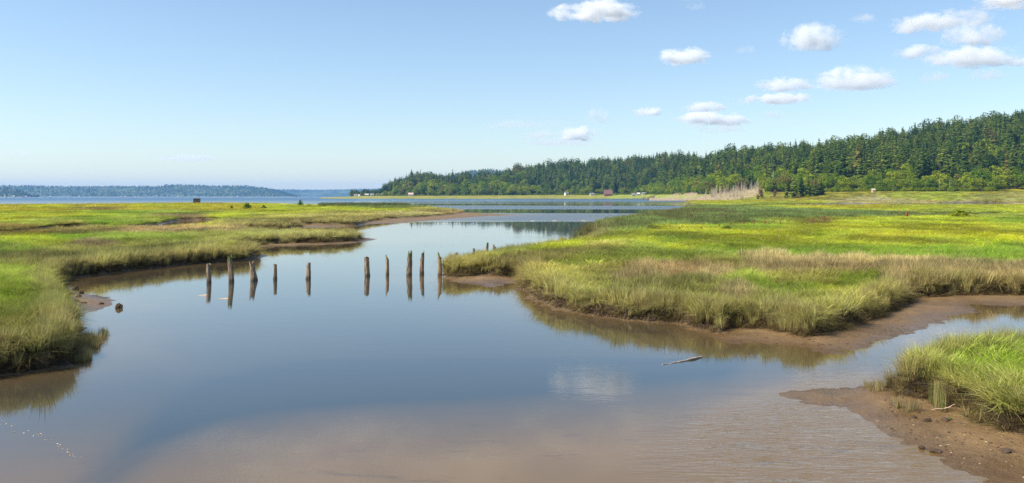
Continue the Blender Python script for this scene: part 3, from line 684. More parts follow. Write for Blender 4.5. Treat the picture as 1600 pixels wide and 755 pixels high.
def fir_trunk():
    m = MB(); m.tube([(0, 0, -0.03), (0, 0, 0.3), (0.002, 0, 0.7), (0, 0, 0.985)], [0.014, 0.011, 0.006, 0.0015], 6); return m.mesh('fir_trunk', [M_BARK])

def leaf_crown(seed, n=1100, lobes=9, flat=0.8, lo=0.22, rx=0.36, size=0.030, mat=None):
    """unit-height broadleaf crown: leaf clumps over several overlapping lobes"""
    r = np.random.default_rng(seed); V = []; Fc = []; BV = []
    C = []
    for k in range(lobes):
        a = r.random() * 6.28; d = rx * 0.62 * math.sqrt(r.random()); C.append((d * math.cos(a), d * math.sin(a), lo + 0.16 + (0.80 - lo - 0.16) * r.random() * (1 - 0.5 * d / rx), 0.13 + 0.10 * r.random()))
    C.append((0, 0, 0.80, 0.17)); C.append((0, 0, 0.5, 0.24))
    per = n // len(C)
    for cx, cyy, cz, cr in C:
        lobe_v = r.random() * 0.35
        for i in range(per):
            d = r.normal(size=3); d /= np.linalg.norm(d); rad = cr * (0.62 + 0.45 * r.random() ** 0.6)
            p = np.array([cx, cyy, cz]) + d * rad * np.array([1, 1, flat])
            if p[2] > 1.0: p[2] = 1.0 - 0.03 * r.random()
            if p[2] < lo * 0.7: p[2] = lo * 0.7 + 0.05 * r.random()
            nrm = d + r.normal(size=3) * 0.7; nrm /= np.linalg.norm(nrm)
            t = np.cross(nrm, r.normal(size=3)); t /= np.linalg.norm(t) + 1e-9; s = np.cross(nrm, t); sz = size * (0.6 + 0.9 * r.random())
            b = len(V); V += [tuple(p - t * sz), tuple(p - s * sz * 0.7), tuple(p + t * sz), tuple(p + s * sz * 0.7)]
            bv = 0.65 * r.random() + lobe_v; BV += [bv] * 4; Fc += [b, b + 1, b + 2, b + 3]
    me = mesh_np('leaf_crown', V, Fc, [4] * (len(Fc) // 4), [mat or M_LEAF]); add_attr(me, 'bv', 'FLOAT', BV); return me

def leaf_trunk(seed):
    r = random.Random(seed); m = MB(); m.tube([(0, 0, -0.03), (0.01, 0, 0.18), (0, 0.01, 0.42), (0, 0, 0.7)], [0.026, 0.02, 0.013, 0.004], 7)
    for k in range(5):
        a = r.random() * 6.28; z = 0.2 + 0.3 * r.random(); L = 0.2 + 0.1 * r.random()
        m.tube([(0, 0, z), (math.cos(a) * L * 0.5, math.sin(a) * L * 0.5, z + L * 0.55), (math.cos(a) * L * 0.9, math.sin(a) * L * 0.9, z + L)], [0.010, 0.007, 0.003], 5)
    return m.mesh('leaf_trunk', [M_BARK])

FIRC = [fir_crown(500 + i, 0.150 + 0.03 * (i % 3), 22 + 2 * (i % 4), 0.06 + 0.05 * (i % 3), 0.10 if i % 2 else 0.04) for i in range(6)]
FIRT = fir_trunk()
LEAFC = [leaf_crown(600 + i, 1300, 8 + i % 3, 0.75 + 0.1 * (i % 3), 0.10 + 0.04 * (i % 2), 0.36 + 0.05 * (i % 3)) for i in range(6)]
LEAFT = [leaf_trunk(650 + i) for i in range(3)]

def joined(c, t):
    """a crown and its trunk in one mesh, for the far-off wood only"""
    n1, n2 = len(c.vertices), len(t.vertices)
    V = np.empty((n1 + n2, 3), np.float32); a = np.empty(n1 * 3, np.float32); c.vertices.foreach_get('co', a); V[:n1] = a.reshape(-1, 3)
    a = np.empty(n2 * 3, np.float32); t.vertices.foreach_get('co', a); V[n1:] = a.reshape(-1, 3)
    l1 = np.empty(len(c.loops), np.int32); c.loops.foreach_get('vertex_index', l1); l2 = np.empty(len(t.loops), np.int32); t.loops.foreach_get('vertex_index', l2)
    k1 = np.empty(len(c.polygons), np.int32); c.polygons.foreach_get('loop_total', k1); k2 = np.empty(len(t.polygons), np.int32); t.polygons.foreach_get('loop_total', k2)
    me = mesh_np('wood_tree', V, np.concatenate([l1, l2 + n1]), np.concatenate([k1, k2]), [c.materials[0], M_BARK], False, [0] * len(k1) + [1] * len(k2))
    bv = np.full(n1 + n2, 0.5, np.float32); b = np.empty(n1, np.float32); c.attributes['bv'].data.foreach_get('value', b); bv[:n1] = b
    add_attr(me, 'bv', 'FLOAT', bv); return me
ROUND = [leaf_crown(640 + i, 1300, 8, 1.25, 0.12, 0.20 + 0.05 * i, 0.026, M_FIR) for i in range(3)]      # round headed dark trees among the firs
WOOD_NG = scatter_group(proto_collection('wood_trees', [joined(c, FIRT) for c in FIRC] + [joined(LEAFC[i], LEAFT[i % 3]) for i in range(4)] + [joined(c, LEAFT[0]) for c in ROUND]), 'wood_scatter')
def scatter_trees(name, x, y, z, h, w, pick, label):
    n = len(x)
    rot = np.stack([rng.normal(0, .015, n), rng.normal(0, .015, n), rng.random(n) * 6.28], 1)
    scatter(name, np.stack([x, y, z], 1), rot, np.stack([w, w, h], 1), pick, WOOD_NG, None, label=label, kind='stuff')

# places kept open for houses and clearings: px, y (distance), half width px, depth
def keep_open(px, y):
    k = np.zeros(len(px), bool)
    for a, b, c, d in OPEN: k |= (np.abs(px - a) < b) & (y > c) & (y < d)
    return k
OPEN = [(1590, 14, 800, 880), (1248, 7, 1080, 1250), (950, 10, 1900, 1985), (885, 6, 1900, 2040), (642, 5, 2000, 2160), (1135, 58, 1000, 1240), (1578, 20, 800, 885)]
N = 8200
U = rng.random(N) * (0.68 + 0.20) - 0.20                  # x / distance
tt = rng.random(N)
pxs = 800 + F_PX * U; fr = np.interp(pxs, FAR_PX, FRONT); dp = np.interp(pxs, FAR_PX, DEEP)
yy = fr + (dp + 110) * tt; xx = U * yy
# thin to an even density on the ground
keep = rng.random(N) < np.clip(yy * (dp + 110) / (2050 * 520.0), 0, 1)
keep &= (pxs > 548) & ~keep_open(pxs, yy)
xx, yy, pxs, fr, dp = xx[keep], yy[keep], pxs[keep], fr[keep], dp[keep]
zz = land(xx, yy)[0]; dd = yy - fr
hh = TREE_H * (0.55 + 0.60 * rng.random(len(xx)) ** 1.3) * (0.62 + 0.76 * fbm(xx * 0.022, yy * 0.022, 91, 4))
hh *= np.interp(pxs, [540, 560, 596, 606, 640], [0.36, 0.44, 0.50, 0.85, 1.0])
hh *= 0.55 + 0.45 * smooth(-10, 60, dd)
# broadleaved trees: a belt along the foot and patches on the slope
belt = np.interp(pxs, [545, 600, 640, 790, 800, 870, 880, 960, 1050, 1180, 1240, 1330, 1480, 1560, 1700], [25, 20, 75, 75, 45, 45, 30, 20, 75, 130, 60, 45, 70, 50, 40])
patch = fbm(xx * 0.010, yy * 0.010, 95, 3)
isleaf = (dd < belt * (0.5 + patch)) | ((patch > 0.66) & (dd < dp * 0.62) & (rng.random(len(xx)) < 0.8))
for a, b, c, d in ((1255, 26, 130, 260), (1160, 30, 150, 330), (1365, 20, 200, 330), (905, 30, 60, 120), (1530, 40, 30, 110)):
    isleaf |= (np.abs(pxs - a) < b) & (dd > c) & (dd < d) & (rng.random(len(xx)) < 0.7)
isleaf |= (rng.random(len(xx)) < 0.07) & (dd < dp * 0.8)
# which ones show most: walk from near to far over a silhouette buffer
order = np.argsort(yy); buf = np.full(2600, 400.0); show = np.zeros(len(xx))
for i in order:
    w = hh[i] * (0.36 if isleaf[i] else 0.13) * F_PX / yy[i]; top = HOR - (zz[i] + hh[i] * (0.6 if isleaf[i] else 0.85) - CAM_H) * F_PX / yy[i]; bot = HOR - (zz[i] - CAM_H) * F_PX / yy[i]
    a, b = int(max(0, pxs[i] - w)), int(min(2599, pxs[i] + w)) + 1
    if a >= b or pxs[i] > 1605: continue
    seg = buf[a:b]; show[i] = np.clip(np.minimum(seg, bot) - top, 0, None).sum(); buf[a:b] = np.minimum(seg, top)
wd = hh * np.where(isleaf, 1.05, 1.0)
hh = np.where(isleaf, hh * np.interp(pxs, [600, 640, 800, 850], [0.62, 0.86, 0.86, 0.64]), hh); wd = np.where(isleaf, hh * 1.25, wd)
def place_name(px, d, dpt, leaf):
    where = 'near the far end of the spit' if px < 610 else 'left part of the point' if px < 680 else 'middle of the point' if px < 790 else 'well left of the barn' if px < 880 else 'behind the white house' if px < 925 else \
        'behind the barn' if px < 975 else 'behind the three sheds' if px < 1020 else 'between sheds and dead trees' if px < 1085 else 'behind the dead trees' if px < 1200 else 'behind the evergreen clump' if px < 1290 else \
        'above the tan hut, left side' if px < 1365 else 'above the tan hut, right side' if px < 1440 else 'high hill near right edge' if px < 1520 else 'at the right edge'
    row = 'lowest row, ' if d < 0.08 * dpt else 'low slope, ' if d < 0.3 * dpt else 'mid slope, ' if d < 0.62 * dpt else 'upper slope, ' if d < 0.9 * dpt else 'skyline, '
    return row + where
lv = np.where(isleaf)[0]; cf = np.where(~isleaf)[0]
lv = lv[np.argsort(-show[lv])]; cf = cf[np.argsort(-show[cf])]
one_l, rest_l = lv[:250], lv[250:]; one_c, rest_c = cf[:285], cf[285:]
def real_tree(name, label, cat, group, cm, tm, x, y, z, h, w, rz, trunk='trunk'):
    e = bpy.data.objects.new(name, None); COL.objects.link(e); e.location = (x, y, z); e.rotation_euler = (0, 0, rz); e.scale = (w, w, h)
    tag(e, label, cat, group); link('crown', cm, e)
    if tm: link(trunk, tm, e)
    return e
def size_word(h, hi, lo): return 'tall' if h > hi else 'small' if h < lo else 'middle-sized'
for i in one_c:
    fk = int(rng.integers(6)) if rng.random() < 0.82 else int(6 + rng.integers(3)); fw = 0.80 + 0.45 * rng.random()
    real_tree('fir_tree', '%s %s dark evergreen, %s' % (size_word(hh[i], 34, 24), ('round headed' if fk > 5 else 'broad pointed' if fw > 1.03 else 'narrow pointed'), place_name(pxs[i], dd[i], dp[i], False)), 'tree', 'dark firs of the wooded hill', (FIRC + ROUND)[fk], FIRT,
              xx[i], yy[i], zz[i] - 0.3, hh[i], wd[i] * fw, rng.random() * 6.28)
for i in one_l:
    fw = 0.80 + 0.45 * rng.random()
    real_tree('broadleaf_tree', '%s %s light green leafy tree, %s' % (size_word(hh[i], 16, 11), 'wide' if fw > 1.03 else 'slim', place_name(pxs[i], dd[i], dp[i], True)), 'tree', 'light green leafy trees at the foot of the wood', LEAFC[rng.integers(6)], LEAFT[rng.integers(3)],
              xx[i], yy[i], zz[i] - 0.3, hh[i], wd[i] * fw, rng.random() * 6.28)
rest = np.concatenate([rest_c, rest_l]); rl = isleaf[rest]
scatter_trees('wooded_hillside', xx[rest], yy[rest], zz[rest] - 0.3, hh[rest], wd[rest] * (0.8 + 0.5 * rng.random(len(rest))), np.where(rl, 6 + rng.integers(0, 4, len(rest)), np.where(rng.random(len(rest)) < 0.18, 10 + rng.integers(0, 3, len(rest)), rng.integers(0, 6, len(rest)))),
              'dense dark fir wood filling the hillside behind the front trees')
print('trees', len(xx), 'leaf', len(lv))

# low scrub along the foot of the wood
def scrub(name, n, pa, pb, d0, d1, hs, label):
    px = pa + (pb - pa) * rng.random(n); f = np.interp(px, FAR_PX, FRONT); y = f + d0 + (d1 - d0) * rng.random(n); ok = ~keep_open(px, y) ; px, y = px[ok], y[ok]; n = len(px)
    x = (px - 800) / F_PX * y; z = land(x, y)[0]; h = hs * (0.6 + 0.8 * rng.random(n))
    scatter_trees(name, x, y, z - 0.5, h, h * 1.6, 6 + rng.integers(0, 4, n), label)
scrub('waterside_scrub', 420, 560, 1075, -14, 6, 4.2, 'low green scrub along the far shore in front of the wood')
scrub('meadow_scrub', 260, 1290, 1700, -10, 8, 4.5, 'low green scrub where the marsh meets the wooded hill')

# evergreen clump standing forward on the meadow, and the brown trees beside it
for (px, Y, h, w, k) in ((1229, 905, 19, 1.5, 0), (1241, 900, 22, 1.45, 1), (1252, 912, 24, 1.4, 2), (1263, 905, 21, 1.6, 3), (1274, 900, 19, 1.7, 4), (1283, 908, 15, 1.9, 5)):
    x = (px - 800) / F_PX * Y
    pos = ['leftmost', 'second from the left', 'tallest', 'fourth from the left', 'fifth from the left', 'rightmost, lowest'][k]
    real_tree('fir_tree', 'broad dark evergreen of the clump on the meadow edge, %s' % pos, 'tree', 'evergreen clump on the meadow edge', FIRC[k], FIRT, x, Y, gz(x, Y) - 0.4, h, h * w, k * 1.1)
for (px, Y, h, lab) in ((1247, 893, 4.5, 'low green bush at the foot of the evergreen clump, left one'), (1262, 892, 4.0, 'low green bush at the foot of the evergreen clump, right one')):
    x = (px - 800) / F_PX * Y
    e = real_tree('bush', lab, 'bush', 'bushes under the evergreen clump', LEAFC[1], None, x, Y, gz(x, Y) - 1.0, h, h * 2.0, px)
rust = leaf_crown(700, 900, 7, 0.9, 0.05, 0.3, 0.03, M_RUST)
for (px, Y, h, w, lab) in ((1189, 960, 13, 0.8, 'rounded brown leafed tree between the dead trees and the evergreen clump'), (1211, 950, 9, 0.9, 'low rust red tree just left of the evergreen clump'),
        (1376, 1110, 15, 0.5, 'rust brown dying tree halfway up the hill'), (1184, 950, 6, 1.2, 'low ochre bush beside the bleached dead trees')):
    x = (px - 800) / F_PX * Y
    real_tree('brown_tree', lab, 'tree', None, rust, LEAFT[0], x, Y, gz(x, Y) - 0.4, h, h * w, px)

def dead_tree_mesh(seed):
    r = random.Random(seed); m = MB(); bend = r.uniform(-0.04, 0.04); top = (bend, r.uniform(-.03, .03), 1)
    m.tube([(0, 0, -0.03), (bend * 0.2, 0, 0.4), (bend * 0.7, 0, 0.75), top], [0.017, 0.014, 0.009, 0.003], 6)
    b = MB()
    for k in range(r.randint(14, 22)):
        z = r.uniform(0.2, 0.95); a = r.random() * 6.28; L = (1.05 - z) * r.uniform(0.10, 0.28) + 0.03; up = r.uniform(0.1, 0.9)
        x0 = bend * z * z
        b.tube([(x0, 0, z), (x0 + math.cos(a) * L * 0.6, math.sin(a) * L * 0.6, z + L * up * 0.5), (x0 + math.cos(a) * L, math.sin(a) * L, z + L * up)], [0.006, 0.0045, 0.002], 4, cap=False)
    return m.mesh('dead_trunk', [M_DEAD]), b.mesh('dead_branches', [M_DEADTWIG])
DEADM = [dead_tree_mesh(800 + i) for i in range(6)]
for k in range(170):
    px = random.choice([random.uniform(1088, 1122), random.uniform(1112, 1150), random.uniform(1140, 1186), random.uniform(1148, 1182)])
    Y = random.uniform(1015, 1190); x = (px - 800) / F_PX * Y
    h = random.uniform(6, 17) * np.interp(px, [1090, 1112, 1186], [0.6, 1.0, 0.95]); tm, bm = random.choice(DEADM)
    e = bpy.data.objects.new('dead_tree', None); COL.objects.link(e); e.location = (x, Y, gz(x, Y) - 0.2); e.scale = (h * 1.1, h * 1.1, h); e.rotation_euler = (0, 0, k * 2.4)
    tag(e, '%s bleached dead tree, %s of the grey stand, %s' % ('tall' if h > 16 else 'short' if h < 11 else 'middle-sized', 'left end' if px < 1106 else 'left part' if px < 1125 else 'middle' if px < 1145 else 'right part' if px < 1166 else 'right end', 'at its front' if Y < 1075 else 'at its back' if Y > 1130 else 'inside it'), 'dead tree', 'bleached dead trees on the meadow edge')
    link('trunk', tm, e); link('branches', bm, e)
for (px, d, h, lab) in ((1208, 40, 26, 'tall bare grey snag behind the rust red tree'), (1468, 8, 15, 'white bare trunk in the leafy trees low on the right hill'), (1484, 12, 12, 'pale bare trunk just right of the white trunk on the right hill'),
        (1369, 170, 30, 'bare grey snag left of the rust brown tree on the hill'), (1190, 330, 30, 'bare snag high on the slope above the dead stand')):
    Y = float(np.interp(px, FAR_PX, FRONT)) + d; x = (px - 800) / F_PX * Y; tm, bm = DEADM[int(px) % 6]
    e = bpy.data.objects.new('dead_tree', None); COL.objects.link(e); e.location = (x, Y, gz(x, Y) - 0.2); e.scale = (h * 0.9, h * 0.9, h); tag(e, lab, 'dead tree'); link('trunk', tm, e); link('branches', bm, e)

def twig_stuff():
    m = MB()
    for k in range(3200):
        px = random.uniform(1070, 1190) if k % 2 else random.uniform(1015, 1110); Y = random.uniform(1000, 1180) if px > 1090 else random.uniform(1100, 1500); x = (px - 800) / F_PX * Y; z = gz(x, Y)
        for j in range(3):
            a = random.random() * 6.28; L = random.uniform(1.5, 4.5); x2 = x + random.uniform(-1, 1); y2 = Y + random.uniform(-1, 1)
            m.tube([(x2, y2, z - 0.1), (x2 + math.cos(a) * L * 0.3, y2 + math.sin(a) * L * 0.3, z + L)], [0.10, 0.04], 3, cap=False)
    o = link('dead_brush', m.mesh('dead_brush', [M_DEADTWIG])); tag(o, 'grey pink leafless brush under the bleached dead trees', kind='stuff')
twig_stuff()

# ------------------------------------------------------------------ far hills across the bay
M_HILL = simple('hill_ground', (0.05, 0.075, 0.03), 0.9, 0.3, 0.01)
def m_hill():
    m = NT('hill_slope'); P = m.pos(); n = m.noise(0.006, 5, 0.6, P); z = m.n('ShaderNodeSeparateXYZ', {0: P}).outputs[2]
    c = m.mix(m.ramp(n, 0.4, 0.6), (0.032, 0.055, 0.020), (0.09, 0.12, 0.035)); c = m.mix(m.ramp(z, 5.0, 1.0), c, (0.42, 0.34, 0.27))
    m.bsdf(c, 0.9); return m.mat
M_HILL = m_hill()
def hill(name, Y, depth, pts, tree_h, n, label, flabel, x0=None, x1=None, shore=0.0):
    pts = np.array(pts, float); a, b = pts[0, 0], pts[-1, 0]; nx, ny = 160, 24
    PX = np.linspace(a, b, nx); V = []
    D2 = Y + depth
    def zof(px, s):
        top = np.interp(px, pts[:, 0], pts[:, 1]); zr = np.maximum(CAM_H + (HOR - top) * D2 / F_PX - tree_h * 0.85, -1.5)
        return -1.5 + shore * smooth(0, 0.06, s) + (zr + 1.5 - shore) * np.where(s < 1, 0.35 * s + 0.65 * smooth(0, 1, s), 1 - 0.6 * (s - 1))
    S = np.linspace(0, 1.7, ny)
    for s in S:
        yv = Y + depth * s; V.append(np.stack([(PX - 800) / F_PX * yv, np.full(nx, yv), zof(PX, np.full(nx, s))], 1))
    V = np.concatenate(V); idx = (np.arange(ny - 1)[:, None] * nx + np.arange(nx - 1)[None]).ravel()
    o = link(name, mesh_np(name, V, np.stack([idx, idx + 1, idx + nx + 1, idx + nx], 1).ravel(), np.full(len(idx), 4), [M_HILL], True)); tag(o, label, kind='structure')
    px = a + (b - a) * rng.random(n); s = 0.06 + 1.02 * rng.random(n); y = Y + depth * s; z = zof(px, s); ok = z > 0.5
    ok &= (fbm(px * 0.03, s * 3, 97, 3) < 0.62) | (s > 0.8)
    px, s, y, z = px[ok], s[ok], y[ok], z[ok]; h = tree_h * (0.55 + 0.55 * rng.random(len(px)))
    scatter_trees(name + '_woods', (px - 800) / F_PX * y, y, z - 0.5, h, h * 1.25, np.where(rng.random(len(px)) < 0.06, 6 + rng.integers(0, 4, len(px)), rng.integers(0, 6, len(px))), flabel)
hill('far_hills', 8800, 1000, [(-900, 288), (-300, 291), (0, 289), (50, 288.5), (100, 290), (200, 289.3), (253, 289.5), (258, 287.3), (285, 287.3), (330, 289), (380, 288.7), (420, 293), (445, 299), (462, 305), (475, 309.3)],
     20, 12000, 'long low blue hills on the far side of the bay', 'blue hazy woods covering the long hills across the bay', shore=4)
hill('distant_ridge', 13500, 1200, [(380, 296), (430, 295), (500, 296), (560, 294.5), (620, 293.5), (800, 292)], 20, 6000, 'palest ridge far behind the bay between hills and point', 'pale blue woods on the farthest ridge')
hill('left_headland', 6500, 400, [(-500, 289), (-100, 290.5), (0, 290.5), (22, 292), (35, 297), (48, 303), (62, 309.5)], 24, 1500, 'dark wooded headland at the left edge of the bay', 'dark woods on the headland at the left edge', shore=3)
hill('hill_behind_point', 6500, 600, [(640, 284), (690, 275), (730, 265.5), (765, 262), (800, 266), (900, 262), (1000, 262)], 20, 3000, 'blue green hill showing just above the wooded point', 'blue green woods on the hill behind the wooded point')

# ------------------------------------------------------------------ buildings
M_PANE = NT('window_glass'); M_PANE.bsdf((0.03, 0.04, 0.05), 0.15); M_PANE = M_PANE.mat
def paint(c): return simple('paint', c, 0.7, 0.08, 0.5)
def house(name, px, Y, w, d, h, wall, roofc, label, cat='house', group=None, rz=0.0, roof_h=0.45, detail=True, dz=0.0):
    x = (px - 800) / F_PX * Y; z0 = gz(x, Y) if Y < 4000 else 2.5
    e = bpy.data.objects.new(name, None); COL.objects.link(e); e.location = (x, Y, z0 + dz); e.rotation_euler = (0, 0, rz); tag(e, label, cat, group)
    m = MB(); hw, hd, rh = w / 2, d / 2, d * roof_h
    m.box((0, 0, h / 2 - 0.5), (hw, hd, h / 2 + 0.5))
    for s in (-1, 1): m.poly([(s * hw, -hd, h), (s * hw, hd, h), (s * hw, 0, h + rh)][::s])
    link('walls', m.mesh('walls', [wall]), e)
    r = MB(); o = 0.5
    for s in (-1, 1):
        k = rh / hd * o
        a = [(-hw - o, s * (hd + o), h - k + 0.05), (hw + o, s * (hd + o), h - k + 0.05), (hw + o, 0, h + rh + 0.05), (-hw - o, 0, h + rh + 0.05)]
        bq = [(p[0], p[1], p[2] + 0.25) for p in a]
        b = len(r.v); r.v += a + bq
        for q in ((0, 1, 2, 3), (4, 5, 6, 7), (0, 1, 5, 4), (1, 2, 6, 5), (2, 3, 7, 6), (3, 0, 4, 7)): r.f.append([b + i for i in q]); r.m.append(0)
    link('roof', r.mesh('roof', [roofc]), e)
    if detail:
        nwin = max(2, int(w / 4))
        for k in range(nwin):
            xx_ = -hw + w * (k + 0.5) / nwin
            if k == nwin // 2:
                dm = MB(); dm.box((xx_, -hd - 0.06, 1.05), (0.55, 0.05, 1.05)); link('door', dm.mesh('door', [paint((0.25, 0.2, 0.17))]), e)
            else:
                wm = MB(); wm.box((xx_, -hd - 0.05, h * 0.55), (0.8, 0.05, 0.7)); wo_ = link('window', wm.mesh('window', [paint((0.7, 0.7, 0.68))]), e)
                pm = MB(); pm.box((xx_, -hd - 0.11, h * 0.55), (0.65, 0.02, 0.55)); link('pane', pm.mesh('pane', [M_PANE]), wo_)
    return e
WHT, CRM, GRY, RED, BRN = paint((0.58, 0.56, 0.52)), paint((0.48, 0.42, 0.33)), paint((0.35, 0.35, 0.35)), paint((0.24, 0.09, 0.07)), paint((0.22, 0.13, 0.09))
ROOF_R, ROOF_G, ROOF_O = paint((0.20, 0.10, 0.085)), paint((0.22, 0.22, 0.23)), paint((0.62, 0.16, 0.06))
house('barn', 950, 1905, 17, 12, 4.0, RED, ROOF_R, 'dark red barn with a broad brown roof on the far shore', 'barn', None, 0.05, 0.75)
house('house', 885, 2010, 8, 7, 4.5, WHT, ROOF_G, 'white house with grey roof among trees left of the barn', 'house', None, 0.5, 0.5)
house('cottage', 925, 1960, 9, 7, 3.2, WHT, ROOF_G, 'low white cottage half hidden by trees just left of the barn', 'cottage', None, 0.1, 0.3)
house('shed', 990, 1840, 7, 6, 3.0, CRM, ROOF_G, 'cream shed on the meadow right of the barn', 'shed', 'sheds right of the barn')
house('shed', 997.5, 1850, 6, 6, 3.0, GRY, WHT, 'grey shed with pale roof between the cream shed and the white one', 'shed', 'sheds right of the barn')
house('shed', 1006, 1830, 8, 6, 2.6, WHT, ROOF_G, 'long low white shed farthest right of the barn', 'shed', 'sheds right of the barn')
house('house', 642, 2110, 12, 8, 4.2, CRM, paint((0.55, 0.38, 0.36)), 'small house with pinkish roof in the gap of the wooded point', 'house')
for i, (px, w) in enumerate(((556, 8), (573, 9), (581, 8), (590, 7), (597, 7), (562, 6))):
    house('cottage', px, 2190 + i * 3, w, 6, 3.2, [WHT, GRY, WHT, CRM, GRY, WHT][i], [ROOF_G, WHT, GRY, ROOF_G, WHT, ROOF_R][i],
          ['small white cottage at the far left tip of the spit', 'grey cottage with white roof on the spit, left of the tall firs', 'white cottage in the middle of the row on the spit',
           'cream cottage second from the right on the spit', 'grey cottage on the spit nearest the tall firs', 'small white cottage with brown roof second from the left on the spit'][i], 'cottage', 'cottages on the spit', 0.2 * i, 0.35, detail=False)
house('hut', 1364.5, 890, 2.6, 2.4, 2.6, paint((0.62, 0.42, 0.26)), CRM, 'tiny tan hut at the foot of the wooded hill', 'hut', detail=False)
house('house', 1248, 1190, 9, 7, 3.5, CRM, ROOF_O, 'house with bright orange roof high on the wooded slope', 'house', None, 0.2, 0.4, dz=3)
house('house', 1180, 1420, 9, 7, 4, CRM, ROOF_G, 'tan house half hidden high in the firs left of the orange roof', 'house', None, 0.4, 0.4, dz=14)
FARH = [8, 22, 36, 41, 70, 79, 86, 101, 110, 124, 152, 163, 190, 196, 204, 212, 228, 240, 246, 262, 270, 278, 286, 296, 306, 371, 378, 402, 406]
cols = [WHT, CRM, paint((0.55, 0.33, 0.26)), WHT, GRY]
for i, px in enumerate(FARH):
    near = px < 45; Y = 6515 if near else 8815
    side = 'on the headland at the left edge' if near else 'below the far hills, left of the blind' if px < 200 else 'below the far hills above the blind' if px < 330 else 'below the right end of the far hills'
    w = random.uniform(9, 20)
    house('shore_house', px, Y, w, 10, random.uniform(4, 6), cols[i % 5], [ROOF_G, WHT, ROOF_R, GRY][i % 4],
          'tiny %s waterfront house %s' % (['white', 'cream', 'pinkish brown', 'white', 'grey'][i % 5], side), 'house', 'houses along the far shore', 0.3 * (i % 3 - 1), 0.4, detail=False)

# hunting blind on the left marsh
def plank_mat():
    m = NT('weathered_planks'); o = m.obj(); n = m.noise(3.0, 5, 0.6, m.vmul(o, (6, 6, 0.4))); c = m.mix(n, (0.10, 0.075, 0.055), (0.27, 0.20, 0.14)); m.bsdf(c, 0.85, m.bump(n, 0.02)); return m.mat
M_PLANK = plank_mat()
def blind():
    x, y = W(307.5, 318.2, 0.55); e = bpy.data.objects.new('hunting_blind', None); COL.objects.link(e); e.location = (x, y, 0.4); e.rotation_euler = (0, 0, 0.15)
    tag(e, 'small square brown wooden blind standing alone on the far left marsh', 'blind')
    m = MB()
    for sgn in (-1, 1):
        for k in range(12):
            m.box((-1.65 + 0.3 * k, sgn * 1.6, 1.65 + 0.05 * (k % 3)), (0.135, 0.05, 1.65)); m.box((sgn * 1.75, -1.5 + 0.27 * k, 1.6 + 0.05 * (k % 2)), (0.05, 0.12, 1.65))
    link('wall', m.mesh('wall', [M_PLANK]), e)
    r = MB(); r.box((0, 0, 3.5), (2.0, 1.85, 0.10)); link('roof', r.mesh('roof', [paint((0.30, 0.24, 0.17))]), e)
    d = MB(); d.box((0, -1.67, 2.6), (1.1, 0.03, 0.22)); link('opening_shade', d.mesh('opening_shade', [paint((0.02, 0.018, 0.015))]), e)  # solid near-black slab, painted as the shade inside a viewing slot
    p = MB()
    for sx in (-1, 1):
        for sy in (-1, 1): p.box((sx * 1.86, sy * 1.75, 1.5), (0.07, 0.07, 1.9))
    link('corner_posts', p.mesh('corner_posts', [M_PLANK]), e)
blind()

# ------------------------------------------------------------------ old pilings
def m_post():
    m = NT('weathered_piling'); o = m.obj(); n = m.noise(2.0, 6, 0.65, m.vmul(o, (9, 9, 0.9))); n2 = m.noise(2.6, 4, 0.6, o); z = m.n('ShaderNodeSeparateXYZ', {0: m.pos()}).outputs[2]
    c = m.mix(m.ramp(n, 0.38, 0.62), (0.09, 0.055, 0.032), (0.42, 0.30, 0.19)); c = m.mix(m.math('MULTIPLY', m.ramp(n2, 0.55, 0.7), 0.6), c, (0.17, 0.13, 0.06))
    # green slime and dark wet band just above the water, moss near the top
    c = m.mix(m.math('MULTIPLY', m.ramp(z, 0.30, 0.02), 0.75), c, (0.045, 0.032, 0.018)); c = m.mix(m.math('MULTIPLY', m.ramp(z, 1.0, 1.35), m.ramp(n2, 0.35, 0.55)), c, (0.13, 0.15, 0.04))
    m.bsdf(c, 0.85, m.bump(n, 0.03)); return m.mat
M_POST = m_post()
